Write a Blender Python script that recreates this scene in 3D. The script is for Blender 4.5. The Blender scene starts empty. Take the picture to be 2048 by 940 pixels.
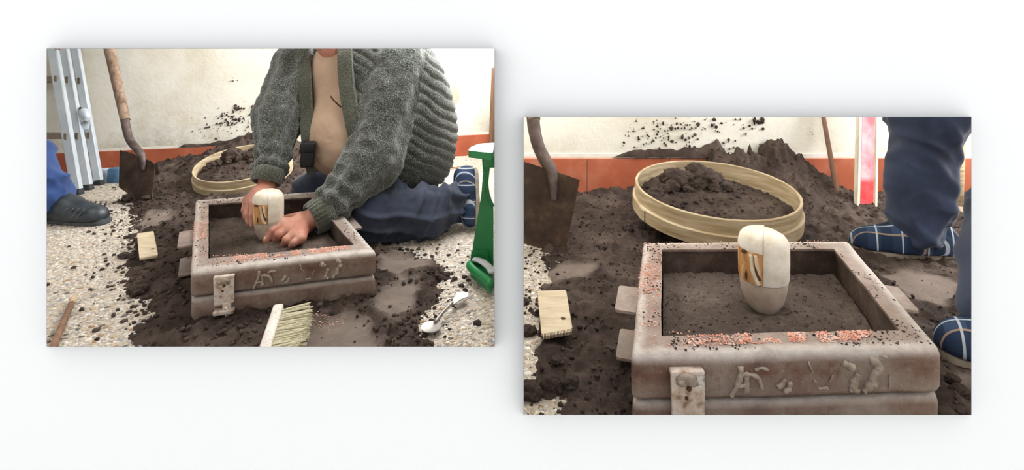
import bpy, bmesh, math, random
import numpy as np
from mathutils import Vector, Matrix

# ---------------------------------------------------------------- camera, world, lamps, exposure
SC = bpy.context.scene
COL = SC.collection
FPX, CX, VH, HC = 1000.0, 1024.0, 100.0, 0.72      # focal length in px, centre, horizon row, eye height
cam_d = bpy.data.cameras.new('camera')
cam_d.sensor_width = 36.0
cam_d.lens = 36.0 * FPX / 2048.0
cam_d.shift_y = (VH - 470.0) / 2048.0
cam_d.clip_start = 0.02
cam_o = bpy.data.objects.new('camera', cam_d)
cam_o.location = (0, 0, HC)
cam_o.rotation_euler = (math.radians(90), 0, 0)
COL.objects.link(cam_o)
SC.camera = cam_o

world = bpy.data.worlds.new('overcast_sky')
SC.world = world
world.use_nodes = True
bg = world.node_tree.nodes['Background']
bg.inputs[0].default_value = (0.97, 0.985, 1.0, 1)
bg.inputs[1].default_value = 1.30

def area_light(name, loc, target, sx, sy, power, col=(1, 1, 1)):
    d = bpy.data.lights.new(name, 'AREA')
    d.shape = 'RECTANGLE'; d.size = sx; d.size_y = sy
    d.energy = power; d.color = col
    o = bpy.data.objects.new(name, d)
    o.location = loc
    o.rotation_euler = (Vector(target) - Vector(loc)).to_track_quat('-Z', 'Y').to_euler()
    COL.objects.link(o)
    return o
area_light('assumed_side_light_left_bay', (-0.16, 2.45, 1.15), (-1.2, 2.25, 0.25), 1.7, 0.6, 78, (0.97, 0.985, 1.0))  # assumed daylight from the right, a bare added lamp; this bay has no window
area_light('top_fill_left_bay', (-1.75, 1.75, 1.46), (-1.7, 2.1, 0.0), 1.4, 1.3, 13, (1, 0.985, 0.96))  # added soft fill from above, not a lamp of the room
area_light('assumed_side_light_right_bay', (2.2, 1.55, 0.95), (0.6, 1.1, 0.2), 0.7, 0.7, 38, (0.97, 0.985, 1.0))  # added key lamp, side light assumed here; the right wall has no opening
area_light('top_fill_right_bay', (0.55, 1.25, 1.46), (0.75, 1.55, 0.0), 1.0, 0.9, 11, (1, 0.985, 0.96))  # added overhead fill for the right bay, no real source there

vs = SC.view_settings
vs.view_transform = 'Standard'
vs.look = 'None'
vs.exposure = 0.0
vs.gamma = 1.0
vs.use_curve_mapping = False

random.seed(7)
rng = np.random.default_rng(7)
ZR = 0.117                                           # the right bay's floor is a raised platform

def Q(u, v, Y):                                      # photograph pixel + depth -> point
    return np.array([(u - CX) / FPX * Y, Y, HC - (v - VH) / FPX * Y])
def G(u, v, z=0.0):                                  # photograph pixel on a level plane -> point
    return Q(u, v, (HC - z) * FPX / (v - VH))

# ---------------------------------------------------------------- materials
def lin(c):
    c = c / 255.0
    return c / 12.92 if c <= 0.04045 else ((c + 0.055) / 1.055) ** 2.4
def rgb(r, g, b):
    return (lin(r), lin(g), lin(b), 1.0)

class NT:
    def __init__(s, name, rough=0.8, metal=0.0, spec=0.3):
        s.m = bpy.data.materials.new(name); s.m.use_nodes = True
        s.t = s.m.node_tree; s.n = s.t.nodes; s.l = s.t.links
        s.b = s.n['Principled BSDF']
        s.b.inputs['Roughness'].default_value = rough
        s.b.inputs['Metallic'].default_value = metal
        s.b.inputs['Specular IOR Level'].default_value = spec
        s.co = s.n.new('ShaderNodeTexCoord').outputs['Object']
    def node(s, typ, **kw):
        n = s.n.new(typ)
        for k, v in kw.items():
            if hasattr(n, k): setattr(n, k, v)
        return n
    def put(s, sock, v):
        if hasattr(v, 'links') or isinstance(v, bpy.types.NodeSocket): s.l.new(v, sock)
        else: sock.default_value = v
    def mapping(s, scale=(1, 1, 1), rot=(0, 0, 0), src=None):
        n = s.n.new('ShaderNodeMapping')
        s.l.new(src or s.co, n.inputs[0])
        n.inputs['Scale'].default_value = scale; n.inputs['Rotation'].default_value = rot
        return n.outputs[0]
    def noise(s, scale, detail=4, rough=0.55, dist=0.0, co=None):
        n = s.n.new('ShaderNodeTexNoise')
        s.l.new(co or s.co, n.inputs['Vector'])
        n.inputs['Scale'].default_value = scale; n.inputs['Detail'].default_value = detail
        n.inputs['Roughness'].default_value = rough; n.inputs['Distortion'].default_value = dist
        return n.outputs['Fac']
    def voronoi(s, scale, co=None, out='Distance', feature='F1'):
        n = s.n.new('ShaderNodeTexVoronoi'); n.feature = feature
        s.l.new(co or s.co, n.inputs['Vector']); n.inputs['Scale'].default_value = scale
        return n.outputs[out]
    def ramp(s, fac, stops, interp='LINEAR'):
        n = s.n.new('ShaderNodeValToRGB'); n.color_ramp.interpolation = interp
        els = n.color_ramp.elements
        while len(els) < len(stops): els.new(0.5)
        for e, (p, c) in zip(els, stops):
            e.position = p; e.color = c if len(c) == 4 else (*c, 1)
        s.l.new(fac, n.inputs[0]); return n.outputs[0]
    def mix(s, fac, a, b, mode='MIX'):
        n = s.n.new('ShaderNodeMix'); n.data_type = 'RGBA'; n.blend_type = mode
        s.put(n.inputs[0], fac); s.put(n.inputs[6], a); s.put(n.inputs[7], b)
        return n.outputs[2]
    def math(s, op, a, b=0.0, c=0.0):
        n = s.n.new('ShaderNodeMath'); n.operation = op
        s.put(n.inputs[0], a); s.put(n.inputs[1], b); s.put(n.inputs[2], c)
        return n.outputs[0]
    def attr(s, name, out='Fac'):
        n = s.n.new('ShaderNodeAttribute'); n.attribute_name = name; return n.outputs[out]
    def xyz(s, co=None):
        n = s.n.new('ShaderNodeSeparateXYZ'); s.l.new(co or s.co, n.inputs[0]); return n.outputs
    def color(s, v): s.put(s.b.inputs['Base Color'], v); return s
    def rough(s, v): s.put(s.b.inputs['Roughness'], v); return s
    def bump(s, h, strength=0.4, dist=0.004):
        n = s.n.new('ShaderNodeBump'); n.inputs['Strength'].default_value = strength
        n.inputs['Distance'].default_value = dist
        s.l.new(h, n.inputs['Height']); s.l.new(n.outputs[0], s.b.inputs['Normal']); return s

def simple(name, stops, scale=20, rough=0.8, bump=0.2, dist=0.002, metal=0.0, spec=0.3, bscale=None, co_scale=None, detail=5):
    t = NT(name, rough, metal, spec)
    co = t.mapping(co_scale) if co_scale else None
    f = t.noise(scale, detail, co=co)
    t.color(t.ramp(f, stops))
    if bump: t.bump(t.noise(bscale or scale * 3, 4, co=co), bump, dist)
    return t.m

MAT = {}
MAT['white_wall'] = simple('white_wall', [(0, (.90, .90, .90)), (1, (.91, .91, .91))], 5, 0.9, 0)
MAT['shade_casing'] = simple('shade_casing', [(0, (.06, .06, .06)), (1, (.07, .07, .07))], 5, 0.9, 0)  # kept dark so the added casings deepen the shade beside them
MAT['ground'] = simple('ground_plain', [(0, rgb(215, 215, 213)), (1, rgb(225, 225, 222))], 5, 0.9, 0)
# old limewashed plaster
t = NT('plaster', 0.92, spec=0.15)
a = t.ramp(t.noise(1.7, 5, 0.6), [(.30, rgb(206, 198, 178)), (.50, rgb(228, 224, 212)), (.7, rgb(238, 236, 228))])
st = t.ramp(t.noise(2.6, 4, 0.65, 0.4), [(.60, (0, 0, 0)), (.74, (.55, .55, .55))])
a = t.mix(st, a, rgb(196, 178, 142))
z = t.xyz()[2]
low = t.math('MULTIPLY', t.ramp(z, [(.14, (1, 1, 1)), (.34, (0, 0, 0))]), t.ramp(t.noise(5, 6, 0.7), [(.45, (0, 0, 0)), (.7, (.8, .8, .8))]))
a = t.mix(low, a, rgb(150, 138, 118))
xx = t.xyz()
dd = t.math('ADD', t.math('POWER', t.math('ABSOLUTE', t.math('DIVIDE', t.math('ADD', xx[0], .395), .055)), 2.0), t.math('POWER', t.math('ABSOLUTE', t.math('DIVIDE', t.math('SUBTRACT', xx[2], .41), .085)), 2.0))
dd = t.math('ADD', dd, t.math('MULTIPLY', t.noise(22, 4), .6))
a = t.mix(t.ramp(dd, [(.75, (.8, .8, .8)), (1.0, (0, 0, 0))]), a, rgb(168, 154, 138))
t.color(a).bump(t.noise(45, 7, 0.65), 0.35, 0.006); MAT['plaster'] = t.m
t = NT('terracotta', 0.55)
t.color(t.ramp(t.noise(6, 5), [(.3, rgb(156, 80, 54)), (.55, rgb(178, 98, 70)), (.75, rgb(196, 128, 102))])).bump(t.noise(60), 0.1, 0.001); MAT['terracotta'] = t.m
MAT['grout'] = simple('white_line_paint', [(.3, rgb(222, 218, 206)), (.7, rgb(238, 236, 228))], 20, .9, .1)
# exposed aggregate floor
t = NT('aggregate_floor', 0.8)
cell = t.voronoi(95, out='Color')
s = t.xyz(cell)
c = t.ramp(s[0], [(0, rgb(120, 112, 104)), (.25, rgb(172, 160, 146)), (.5, rgb(206, 198, 186)), (.75, rgb(196, 180, 158)), (1, rgb(232, 228, 220))])
d = t.voronoi(95)
c = t.mix(t.ramp(d, [(.42, (0, 0, 0)), (.62, (1, 1, 1))]), c, rgb(176, 164, 150))
c = t.mix(t.ramp(t.noise(2.2, 5, .65), [(.52, (0, 0, 0)), (.78, (.65, .65, .65))]), c, rgb(120, 106, 94))
t.color(c).bump(t.ramp(d, [(.2, (1, 1, 1)), (.6, (0, 0, 0))]), 0.35, 0.002); MAT['floor'] = t.m
t = NT('pebble', 0.55)
t.color(t.mix(t.noise(160, 3), t.attr('tint', 'Color'), rgb(196, 188, 178)))
MAT['pebble'] = t.m
PEB = []
for i, (r, g, b) in enumerate([(206, 200, 190), (182, 172, 162), (150, 140, 132), (192, 172, 144), (112, 106, 102), (224, 220, 214), (170, 140, 108), (166, 168, 172)]):
    PEB.append(simple('pebble_stone.%03d' % i, [(.3, rgb(max(0, r - 18), max(0, g - 18), max(0, b - 18))), (.7, rgb(r, g, b))], 90, .5, .1, .001))
# moulding sand
def sand_mat(name, k=1.0):
    t = NT(name, 0.95, spec=0.12)
    n1 = t.noise(9, 6, .6)
    def S(r, g, b): return rgb(r * k, g * k, b * k)
    dark = t.ramp(n1, [(.3, S(56, 47, 43)), (.5, S(80, 68, 62)), (.7, S(108, 94, 86))])
    pale = t.ramp(t.noise(25, 5), [(.3, S(128, 114, 106)), (.7, S(150, 136, 126))])
    c = t.mix(t.attr('dry'), dark, pale)
    sp = t.ramp(t.noise(300, 2), [(.68, (0, 0, 0)), (.74, (.5, .5, .5))])
    c = t.mix(sp, c, S(160, 140, 128))
    t.color(c).bump(t.noise(130, 7, .75), 0.9, 0.007)
    return t.m
MAT['sand'] = sand_mat('moulding_sand')
MAT['sand_damp'] = sand_mat('moulding_sand_damp', 1.0)
MAT['chips'] = simple('pink_chips', [(.35, rgb(214, 138, 112)), (.5, rgb(228, 172, 152)), (.7, rgb(238, 206, 192))], 60, .8, .1)
# cast and welded steel of the moulding box
t = NT('flask_steel', 0.62, 0.25, 0.4)
n1 = t.noise(13, 6, .65); n2 = t.noise(30, 7, .7, .5); n3 = t.noise(170, 5, .7)
c = t.ramp(n1, [(.32, rgb(84, 56, 44)), (.44, rgb(116, 86, 72)), (.55, rgb(134, 114, 101)), (.68, rgb(154, 140, 130))])
c = t.mix(t.ramp(n2, [(.56, (0, 0, 0)), (.66, (.8, .8, .8))]), c, rgb(112, 68, 48))
c = t.mix(t.ramp(n3, [(.60, (0, 0, 0)), (.7, (.6, .6, .6))]), c, rgb(178, 166, 154))
wear = t.attr('wear')
c = t.mix(t.math('MULTIPLY', wear, t.ramp(n2, [(.3, (.5, .5, .5)), (.6, (1, 1, 1))])), c, rgb(204, 196, 190))
c = t.mix(t.math('MULTIPLY', t.attr('inner_tone'), t.ramp(n1, [(.3, (1, 1, 1)), (.75, (.55, .55, .55))])), c, rgb(58, 46, 40))  # inner wall rows mixed towards a darker brown
t.color(c).bump(t.noise(110, 7, .75), .75, .004); MAT['flask'] = t.m
MAT['weld'] = simple('weld_bead', [(.3, rgb(132, 116, 103)), (.7, rgb(176, 163, 150))], 80, .6, .5, .003, .2)
MAT['clamp'] = simple('clamp_steel', [(.3, rgb(150, 120, 100)), (.45, rgb(196, 178, 164)), (.62, rgb(214, 206, 198)), (.72, rgb(120, 110, 104))], 60, .55, .3, .002, .3)
# wood
def wood(name, stops, scale=14, stretch=(1, 1, .08), rough=.7, bump=.25):
    t = NT(name, rough)
    co = t.mapping(stretch)
    t.color(t.ramp(t.noise(scale, 6, .6, .6, co=co), stops)).bump(t.noise(scale * 4, 4, co=co), bump, .002)
    return t.m
MAT['handle_wood'] = wood('shovel_handle_wood', [(.3, rgb(96, 74, 60)), (.5, rgb(140, 116, 98)), (.7, rgb(168, 148, 130))], 40)
MAT['scraper_wood'] = wood('scraper_wood', [(.3, rgb(168, 150, 124)), (.5, rgb(192, 176, 150)), (.75, rgb(208, 194, 172))], 40, (.3, 1, 1))
MAT['stick_wood'] = wood('stick_wood', [(.3, rgb(104, 76, 60)), (.7, rgb(150, 116, 94))], 40)
MAT['bare_wood'] = wood('bare_wood', [(.3, rgb(176, 146, 112)), (.7, rgb(222, 198, 166))], 40)
t = NT('hoop_wood', .6)
co = t.mapping((6, 6, 60))
t.color(t.ramp(t.noise(1.5, 6, .6, .4, co=co), [(.3, rgb(156, 134, 102)), (.5, rgb(182, 162, 130)), (.7, rgb(204, 190, 164))])).bump(t.noise(4, 4, co=co), .15, .002); MAT['hoop'] = t.m
t = NT('pattern_white', .6)
c = t.ramp(t.noise(30, 6, .6), [(.3, rgb(198, 184, 162)), (.5, rgb(220, 210, 194)), (.7, rgb(232, 226, 216))])
c = t.mix(t.ramp(t.noise(150, 3), [(.66, (0, 0, 0)), (.72, (.6, .6, .6))]), c, rgb(170, 140, 108))
t.color(c).bump(t.noise(120, 5), .25, .002); MAT['pattern_white'] = t.m
t = NT('pattern_bare', .6)
co = t.mapping((1, 1, .25))
c = t.ramp(t.noise(55, 6, .6, .8, co=co), [(.3, rgb(120, 74, 40)), (.42, rgb(176, 120, 70)), (.55, rgb(204, 156, 104)), (.68, rgb(226, 200, 160))])
t.color(c).bump(t.noise(120, 5, co=co), .3, .003); MAT['pattern_bare'] = t.m
t = NT('pattern_grey', .6)
c = t.ramp(t.noise(16, 5, .6), [(.3, rgb(158, 138, 122)), (.5, rgb(186, 168, 152)), (.7, rgb(200, 186, 172))])
c = t.mix(t.ramp(t.noise(170, 2), [(.70, (0, 0, 0)), (.75, (.8, .8, .8))]), c, rgb(96, 80, 70))
t.color(c).bump(t.noise(90, 5), .2, .002); MAT['pattern_grey'] = t.m
MAT['pattern_splinter'] = wood('pattern_splinter', [(.3, rgb(186, 160, 126)), (.7, rgb(232, 214, 188))], 120, (1, 1, .1))
MAT['crack'] = simple('dark_crack', [(.3, rgb(60, 38, 26)), (.7, rgb(92, 62, 42))], 60, .8, .1)
# metal, plastic
MAT['aluminium'] = simple('aluminium', [(.3, rgb(196, 208, 220)), (.7, rgb(220, 228, 236))], 8, .42, .05, .001, .3, .5)
MAT['rung'] = simple('rung_metal', [(.3, rgb(122, 112, 98)), (.7, rgb(158, 148, 134))], 20, .5, .05, .001, .4)
MAT['dark_rubber'] = simple('dark_rubber', [(.3, rgb(38, 40, 42)), (.7, rgb(60, 62, 64))], 20, .7, .1)
MAT['blue_plastic'] = simple('blue_plastic', [(.3, rgb(62, 96, 128)), (.7, rgb(92, 130, 160))], 20, .5, .05)
t = NT('shovel_rust', .6, .35, .4)
c = t.ramp(t.noise(12, 6, .65), [(.3, rgb(46, 36, 30)), (.5, rgb(74, 58, 48)), (.65, rgb(104, 82, 64)), (.8, rgb(132, 110, 90))])
t.color(c).bump(t.noise(70, 5), .3, .002); MAT['shovel_rust'] = t.m
MAT['shovel_socket'] = simple('shovel_socket', [(.3, rgb(78, 66, 62)), (.7, rgb(116, 102, 98))], 30, .55, .2, .002, .4)
MAT['green'] = simple('green_plastic', [(.3, rgb(24, 104, 56)), (.7, rgb(34, 132, 72))], 6, .38, .03, .001, 0, .5)
MAT['grey_pad'] = simple('grey_pad', [(.3, rgb(176, 180, 184)), (.7, rgb(204, 206, 208))], 20, .7, .1)
MAT['spoon'] = simple('spoon_steel', [(.3, rgb(128, 122, 116)), (.7, rgb(166, 160, 154))], 40, .4, .15, .001, .4, .5)
MAT['bristle'] = simple('bristle', [(.3, rgb(198, 190, 158)), (.7, rgb(234, 228, 204))], 120, .8, .5, .003, co_scale=(1, 1, 1))
t = NT('brush_block', .75)
c = t.ramp(t.noise(30, 5), [(.3, rgb(196, 186, 178)), (.7, rgb(226, 218, 210))])
c = t.mix(t.ramp(t.noise(180, 2), [(.62, (0, 0, 0)), (.68, (.8, .8, .8))]), c, rgb(130, 116, 108))
t.color(c); MAT['brush_block'] = t.m
t = NT('red_white_paint', .6)
zz = t.xyz()[2]
n = t.noise(14, 6, .7, co=t.mapping((1, 1, .35)))
c = t.ramp(n, [(.34, rgb(208, 96, 106)), (.5, rgb(212, 142, 150)), (.66, rgb(204, 180, 186))])
red = t.ramp(t.noise(26, 5), [(.3, rgb(196, 40, 46)), (.7, rgb(216, 90, 92))])
c = t.mix(t.ramp(zz, [(.105, (1, 1, 1)), (.125, (0, 0, 0))]), c, red)
t.color(c); MAT['red_paint'] = t.m
MAT['board_edge'] = wood('board_edge', [(.3, rgb(210, 194, 170)), (.7, rgb(236, 226, 210))], 30)
# cloth, skin
t = NT('wool', .95, spec=.1)
def wool(name, dk, md, lt, pl):
    t = NT(name, .95, spec=.08)
    n1 = t.noise(22, 5, .6); n2 = t.noise(260, 3, .7)
    c = t.ramp(n2, [(.34, rgb(*dk)), (.5, rgb(*md)), (.64, rgb(*lt))])
    c = t.mix(t.ramp(n1, [(.44, (0, 0, 0)), (.62, (.6, .6, .6))]), c, rgb(*md))
    c = t.mix(t.ramp(t.noise(70, 3), [(.6, (0, 0, 0)), (.7, (.5, .5, .5))]), c, rgb(*pl))
    t.b.inputs['Sheen Weight'].default_value = .45
    t.b.inputs['Sheen Roughness'].default_value = .6
    w = t.voronoi(150)
    t.color(c).bump(t.math('ADD', w, t.noise(300, 3)), .7, .004)
    return t.m
MAT['wool'] = wool('heather_wool', (18, 19, 14), (50, 51, 41), (132, 142, 136), (96, 90, 104))
MAT['wool_rib'] = wool('ribbed_wool', (36, 37, 27), (62, 63, 48), (94, 98, 82), (74, 72, 62))
t = NT('shirt_cotton', .85, spec=.15)
t.color(t.ramp(t.noise(6, 4), [(.3, rgb(162, 136, 116)), (.7, rgb(184, 158, 136))])).bump(t.noise(7, 4, .5, .6), .5, .02); MAT['shirt'] = t.m
def denim(name, a, b):
    t = NT(name, .85, spec=.15)
    t.b.inputs['Sheen Weight'].default_value = .15
    t.color(t.ramp(t.noise(9, 5), [(.3, rgb(*a)), (.7, rgb(*b))])).bump(t.noise(500, 2), .15, .001)
    return t.m
MAT['navy'] = denim('navy_cotton', (38, 42, 54), (66, 72, 90))
MAT['blue_work'] = denim('blue_work_cotton', (38, 58, 104), (54, 78, 130))
MAT['dark_navy'] = denim('dark_navy_cotton', (34, 40, 56), (54, 63, 86))
MAT['skin'] = NT('skin', .5, spec=.4).m
t = NT('weathered_skin', .48, spec=.4)
c = t.ramp(t.noise(14, 5, .6), [(.3, rgb(160, 102, 84)), (.5, rgb(186, 128, 108)), (.7, rgb(206, 156, 138))])
t.b.inputs['Subsurface Weight'].default_value = .08
t.b.inputs['Subsurface Radius'].default_value = (.02, .008, .004)
t.color(c).bump(t.noise(90, 5, .7), .3, .003); MAT['skin'] = t.m
MAT['nail'] = simple('nail', [(.3, rgb(216, 164, 146)), (.7, rgb(226, 180, 162))], 30, .3, 0)
MAT['hair'] = simple('grey_hair', [(.3, rgb(110, 106, 102)), (.7, rgb(160, 156, 150))], 120, .8, .4)
MAT['black_leather'] = simple('black_leather', [(.3, rgb(26, 32, 38)), (.7, rgb(50, 58, 66))], 30, .4, .2, .002, 0, .5)
MAT['grey_sole'] = simple('grey_sole', [(.3, rgb(64, 68, 72)), (.7, rgb(92, 96, 100))], 30, .8, .1)
MAT['tan_sole'] = simple('tan_sole', [(.3, rgb(120, 108, 94)), (.7, rgb(156, 144, 128))], 30, .8, .1)
MAT['black_bag'] = simple('black_bag', [(.3, rgb(14, 14, 16)), (.7, rgb(30, 30, 34))], 20, .5, .1)
def plaid(name, base, k=1.0, rot=(0, 0, .5)):
    t = NT(name, .9, spec=.1)
    co = t.mapping((1, 1, 1), rot)
    s = t.xyz(co)
    def band(sock, period, off, width):
        f = t.math('FRACT', t.math('ADD', t.math('DIVIDE', sock, period), off))
        return t.math('LESS_THAN', f, width)
    c = base
    c = t.mix(t.math('MULTIPLY', band(s[0], .06, .0, .45), .55), c, rgb(26 * k, 34 * k, 52 * k))
    c = t.mix(t.math('MULTIPLY', band(s[1], .06, .1, .45), .55), c, rgb(26 * k, 34 * k, 52 * k))
    c = t.mix(t.math('MULTIPLY', band(s[0], .06, .2, .07), .8), c, rgb(184 * k, 190 * k, 196 * k))
    c = t.mix(t.math('MULTIPLY', band(s[1], .06, .3, .07), .8), c, rgb(184 * k, 190 * k, 196 * k))
    c = t.mix(t.math('MULTIPLY', band(s[1], .06, .72, .06), .6), c, rgb(176 * k, 150 * k, 126 * k))
    t.color(c).bump(t.noise(400, 2), .4, .002)
    return t.m
MAT['plaid'] = plaid('plaid_cloth', rgb(54, 70, 96))
MAT['plaid_upright'] = plaid('plaid_cloth_upright', rgb(54, 70, 96), 1.0, (.45, math.pi / 2, .35))
# ---------------------------------------------------------------- object helpers
ORI = {}
def origin(o): return ORI.get(o.name, np.zeros(3))
def props(o, label=None, cat=None, group=None, kind=None):
    if label: o['label'] = label
    if cat: o['category'] = cat
    if group: o['group'] = group
    if kind: o['kind'] = kind
    return o
def empty(name, loc, label, cat, group=None):
    o = bpy.data.objects.new(name, None); COL.objects.link(o)
    o.location = loc; o.empty_display_size = .05
    ORI[o.name] = np.array(loc, float)
    return props(o, label, cat, group)
def link(name, me, parent=None, org=None):
    o = bpy.data.objects.new(name, me); COL.objects.link(o)
    if parent is not None:
        o.parent = parent; ORI[o.name] = origin(parent)
    else:
        o.location = org if org is not None else (0, 0, 0)
        ORI[o.name] = np.array(o.location)
    return o
def obj(name, geo, mat, parent=None, org=None, smooth=True, auto=None):
    """geo = (verts, faces) in world coordinates -> one mesh object"""
    V = np.asarray(geo[0], float).reshape(-1, 3)
    if parent is not None: base = origin(parent)
    else:
        if org is None:
            lo, hi = V.min(0), V.max(0); org = np.array([(lo[0] + hi[0]) / 2, (lo[1] + hi[1]) / 2, lo[2]])
        base = np.array(org, float)
    me = bpy.data.meshes.new(name)
    F = geo[1]
    me.from_pydata((V - base).tolist(), [], F.tolist() if isinstance(F, np.ndarray) else F)
    if not isinstance(mat, (list, tuple)): mat = [mat]
    for m in mat: me.materials.append(MAT[m] if isinstance(m, str) else m)
    if smooth: me.shade_smooth()
    me.update()
    o = link(name, me, parent, base if parent is None else None)
    if smooth and auto:
        me.set_sharp_from_angle(angle=math.radians(auto))
    return o
def fattr(o, name, vals):
    a = o.data.attributes.new(name, 'FLOAT', 'POINT'); a.data.foreach_set('value', np.asarray(vals, np.float32))
def cattr(o, name, cols):
    a = o.data.attributes.new(name, 'FLOAT_COLOR', 'POINT'); a.data.foreach_set('color', np.asarray(cols, np.float32).ravel())

def join(*geos):
    V = []; F = []; n = 0
    for g in geos:
        v = np.asarray(g[0], float).reshape(-1, 3); V.append(v)
        F += [[i + n for i in f] for f in g[1]]; n += len(v)
    return np.vstack(V), F
def unit(a):
    a = np.asarray(a, float); return a / (np.linalg.norm(a) + 1e-12)
def box(c, ax, ay, az, bev=0.0):
    """bevelled box: centre and three half-axis vectors"""
    c = np.asarray(c, float); A = [np.asarray(x, float) for x in (ax, ay, az)]
    L = [np.linalg.norm(x) for x in A]; U = [unit(x) for x in A]
    b = min(bev, min(L) * .49)
    if b <= 0:
        V = [c + sx * A[0] + sy * A[1] + sz * A[2] for sx in (-1, 1) for sy in (-1, 1) for sz in (-1, 1)]
        return np.array(V), [[0, 1, 3, 2], [4, 6, 7, 5], [0, 4, 5, 1], [2, 3, 7, 6], [0, 2, 6, 4], [1, 5, 7, 3]]
    bm = bmesh.new(); bmesh.ops.create_cube(bm, size=2)
    for v in bm.verts: v.co = Vector((v.co.x * L[0], v.co.y * L[1], v.co.z * L[2]))
    bmesh.ops.bevel(bm, geom=list(bm.edges), offset=b, segments=2, affect='EDGES', profile=.5)
    V, F = bm_geo(bm)
    return c + V[:, :1] * U[0] + V[:, 1:2] * U[1] + V[:, 2:3] * U[2], F
def bm_geo(bm):
    bm.verts.ensure_lookup_table(); bm.verts.index_update()
    V = np.array([v.co[:] for v in bm.verts]); F = [[v.index for v in f.verts] for f in bm.faces]
    bm.free(); return V, F
def frame_of(d, up=(0, 0, 1)):
    d = unit(d); up = np.asarray(up, float)
    if abs(d @ up) > .97: up = np.array([1., 0, 0])
    s = unit(np.cross(d, up)); return d, s, np.cross(s, d)
def catmull(P, k=6):
    P = np.asarray(P, float); out = []
    for i in range(len(P) - 1):
        p0, p1, p2, p3 = P[max(i - 1, 0)], P[i], P[i + 1], P[min(i + 2, len(P) - 1)]
        for t in np.linspace(0, 1, k, endpoint=False):
            out.append(.5 * ((2 * p1) + (p2 - p0) * t + (2 * p0 - 5 * p1 + 4 * p2 - p3) * t * t + (3 * p1 - p0 - 3 * p2 + p3) * t ** 3))
    out.append(P[-1]); return np.array(out)
def tube(P, R, n=10, up=(0, 0, 1), flat=1.0, shape=None):
    """swept tube; R scalar or per point; flat squashes along the frame's normal; shape = (k,2) section"""
    P = np.asarray(P, float); m = len(P)
    R = np.full(m, R) if np.isscalar(R) else np.asarray(R, float)
    if shape is None:
        a = np.arange(n) / n * 2 * math.pi; sec = np.stack([np.cos(a), np.sin(a) * flat], 1)
    else: sec = np.asarray(shape, float); n = len(sec)
    V = []
    for i in range(m):
        d = P[min(i + 1, m - 1)] - P[max(i - 1, 0)]
        d, s, u = frame_of(d, up)
        for x, y in sec: V.append(P[i] + R[i] * (x * s + y * u))
    F = []
    for i in range(m - 1):
        for j in range(n):
            k = (j + 1) % n
            F.append([i * n + j, i * n + k, (i + 1) * n + k, (i + 1) * n + j])
    F.append(list(range(n))[::-1]); F.append([(m - 1) * n + j for j in range(n)])
    return np.array(V), F
def lathe(prof, c, n=48, a0=0.0, a1=2 * math.pi, axis=((1, 0, 0), (0, 1, 0), (0, 0, 1)), close=False):
    """prof = [(r,z)...] revolved; partial sweeps are closed on the axis"""
    full = abs(a1 - a0 - 2 * math.pi) < 1e-6
    m = n if full else n + 1
    X, Yv, Z = [np.asarray(x, float) for x in axis]; c = np.asarray(c, float)
    V = []; F = []
    for i in range(m):
        a = a0 + (a1 - a0) * i / n
        for r, z in prof: V.append(c + r * (math.cos(a) * X + math.sin(a) * Yv) + z * Z)
    k = len(prof)
    for i in range(n):
        j = (i + 1) % m
        for q in range(k - (0 if close else 1)):
            q2 = (q + 1) % k
            F.append([i * k + q, j * k + q, j * k + q2, i * k + q2])
    if not full:
        F.append([q for q in range(k)]); F.append([n * k + q for q in range(k)][::-1])
    return np.array(V), F
def prism(outline, thick_vec):
    """extruded polygon: outline points (3D), thickness vector"""
    O = np.asarray(outline, float); t = np.asarray(thick_vec, float); n = len(O)
    V = np.vstack([O, O + t])
    F = [list(range(n))[::-1], [n + i for i in range(n)]]
    for i in range(n):
        j = (i + 1) % n; F.append([i, j, n + j, n + i])
    return V, F
def rounded(poly, r, k=4):
    P = [np.asarray(p, float) for p in poly]; out = []; n = len(P)
    for i in range(n):
        a, b, c = P[i - 1], P[i], P[(i + 1) % n]
        p, q = b + unit(a - b) * r, b + unit(c - b) * r
        for t in np.linspace(0, 1, k): out.append((1 - t) ** 2 * p + 2 * t * (1 - t) * b + t * t * q)
    return np.array(out)

# ---- value noise
def _h(ix, iy, iz):
    n = (ix.astype(np.int64) * 374761393 + iy.astype(np.int64) * 668265263 + iz.astype(np.int64) * 2147483647) & 0xffffffff
    n = ((n ^ (n >> 13)) * 1274126177) & 0xffffffff
    n = n ^ (n >> 16)
    return (n & 0xffff) / 65535.0
def vnoise(P, s=1.0):
    P = np.asarray(P, float) * s
    i = np.floor(P).astype(np.int64); f = P - i; f = f * f * (3 - 2 * f)
    r = 0
    for dx in (0, 1):
        for dy in (0, 1):
            for dz in (0, 1):
                w = (f[:, 0] if dx else 1 - f[:, 0]) * (f[:, 1] if dy else 1 - f[:, 1]) * (f[:, 2] if dz else 1 - f[:, 2])
                r = r + w * _h(i[:, 0] + dx, i[:, 1] + dy, i[:, 2] + dz)
    return r * 2 - 1
def fbm(P, s, o=4, g=.5):
    a = 1; r = 0; t = 0
    for k in range(o):
        r = r + a * vnoise(np.asarray(P) + 17.3 * k, s); t += a; a *= g; s *= 2.03
    return r / t
def ridge(P, s, o=3):
    a = 1; r = 0; t = 0
    for k in range(o):
        r = r + a * (1 - np.abs(vnoise(np.asarray(P) + 9.1 * k, s)) * 2); t += a; a *= .5; s *= 2.1
    return r / t
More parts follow.
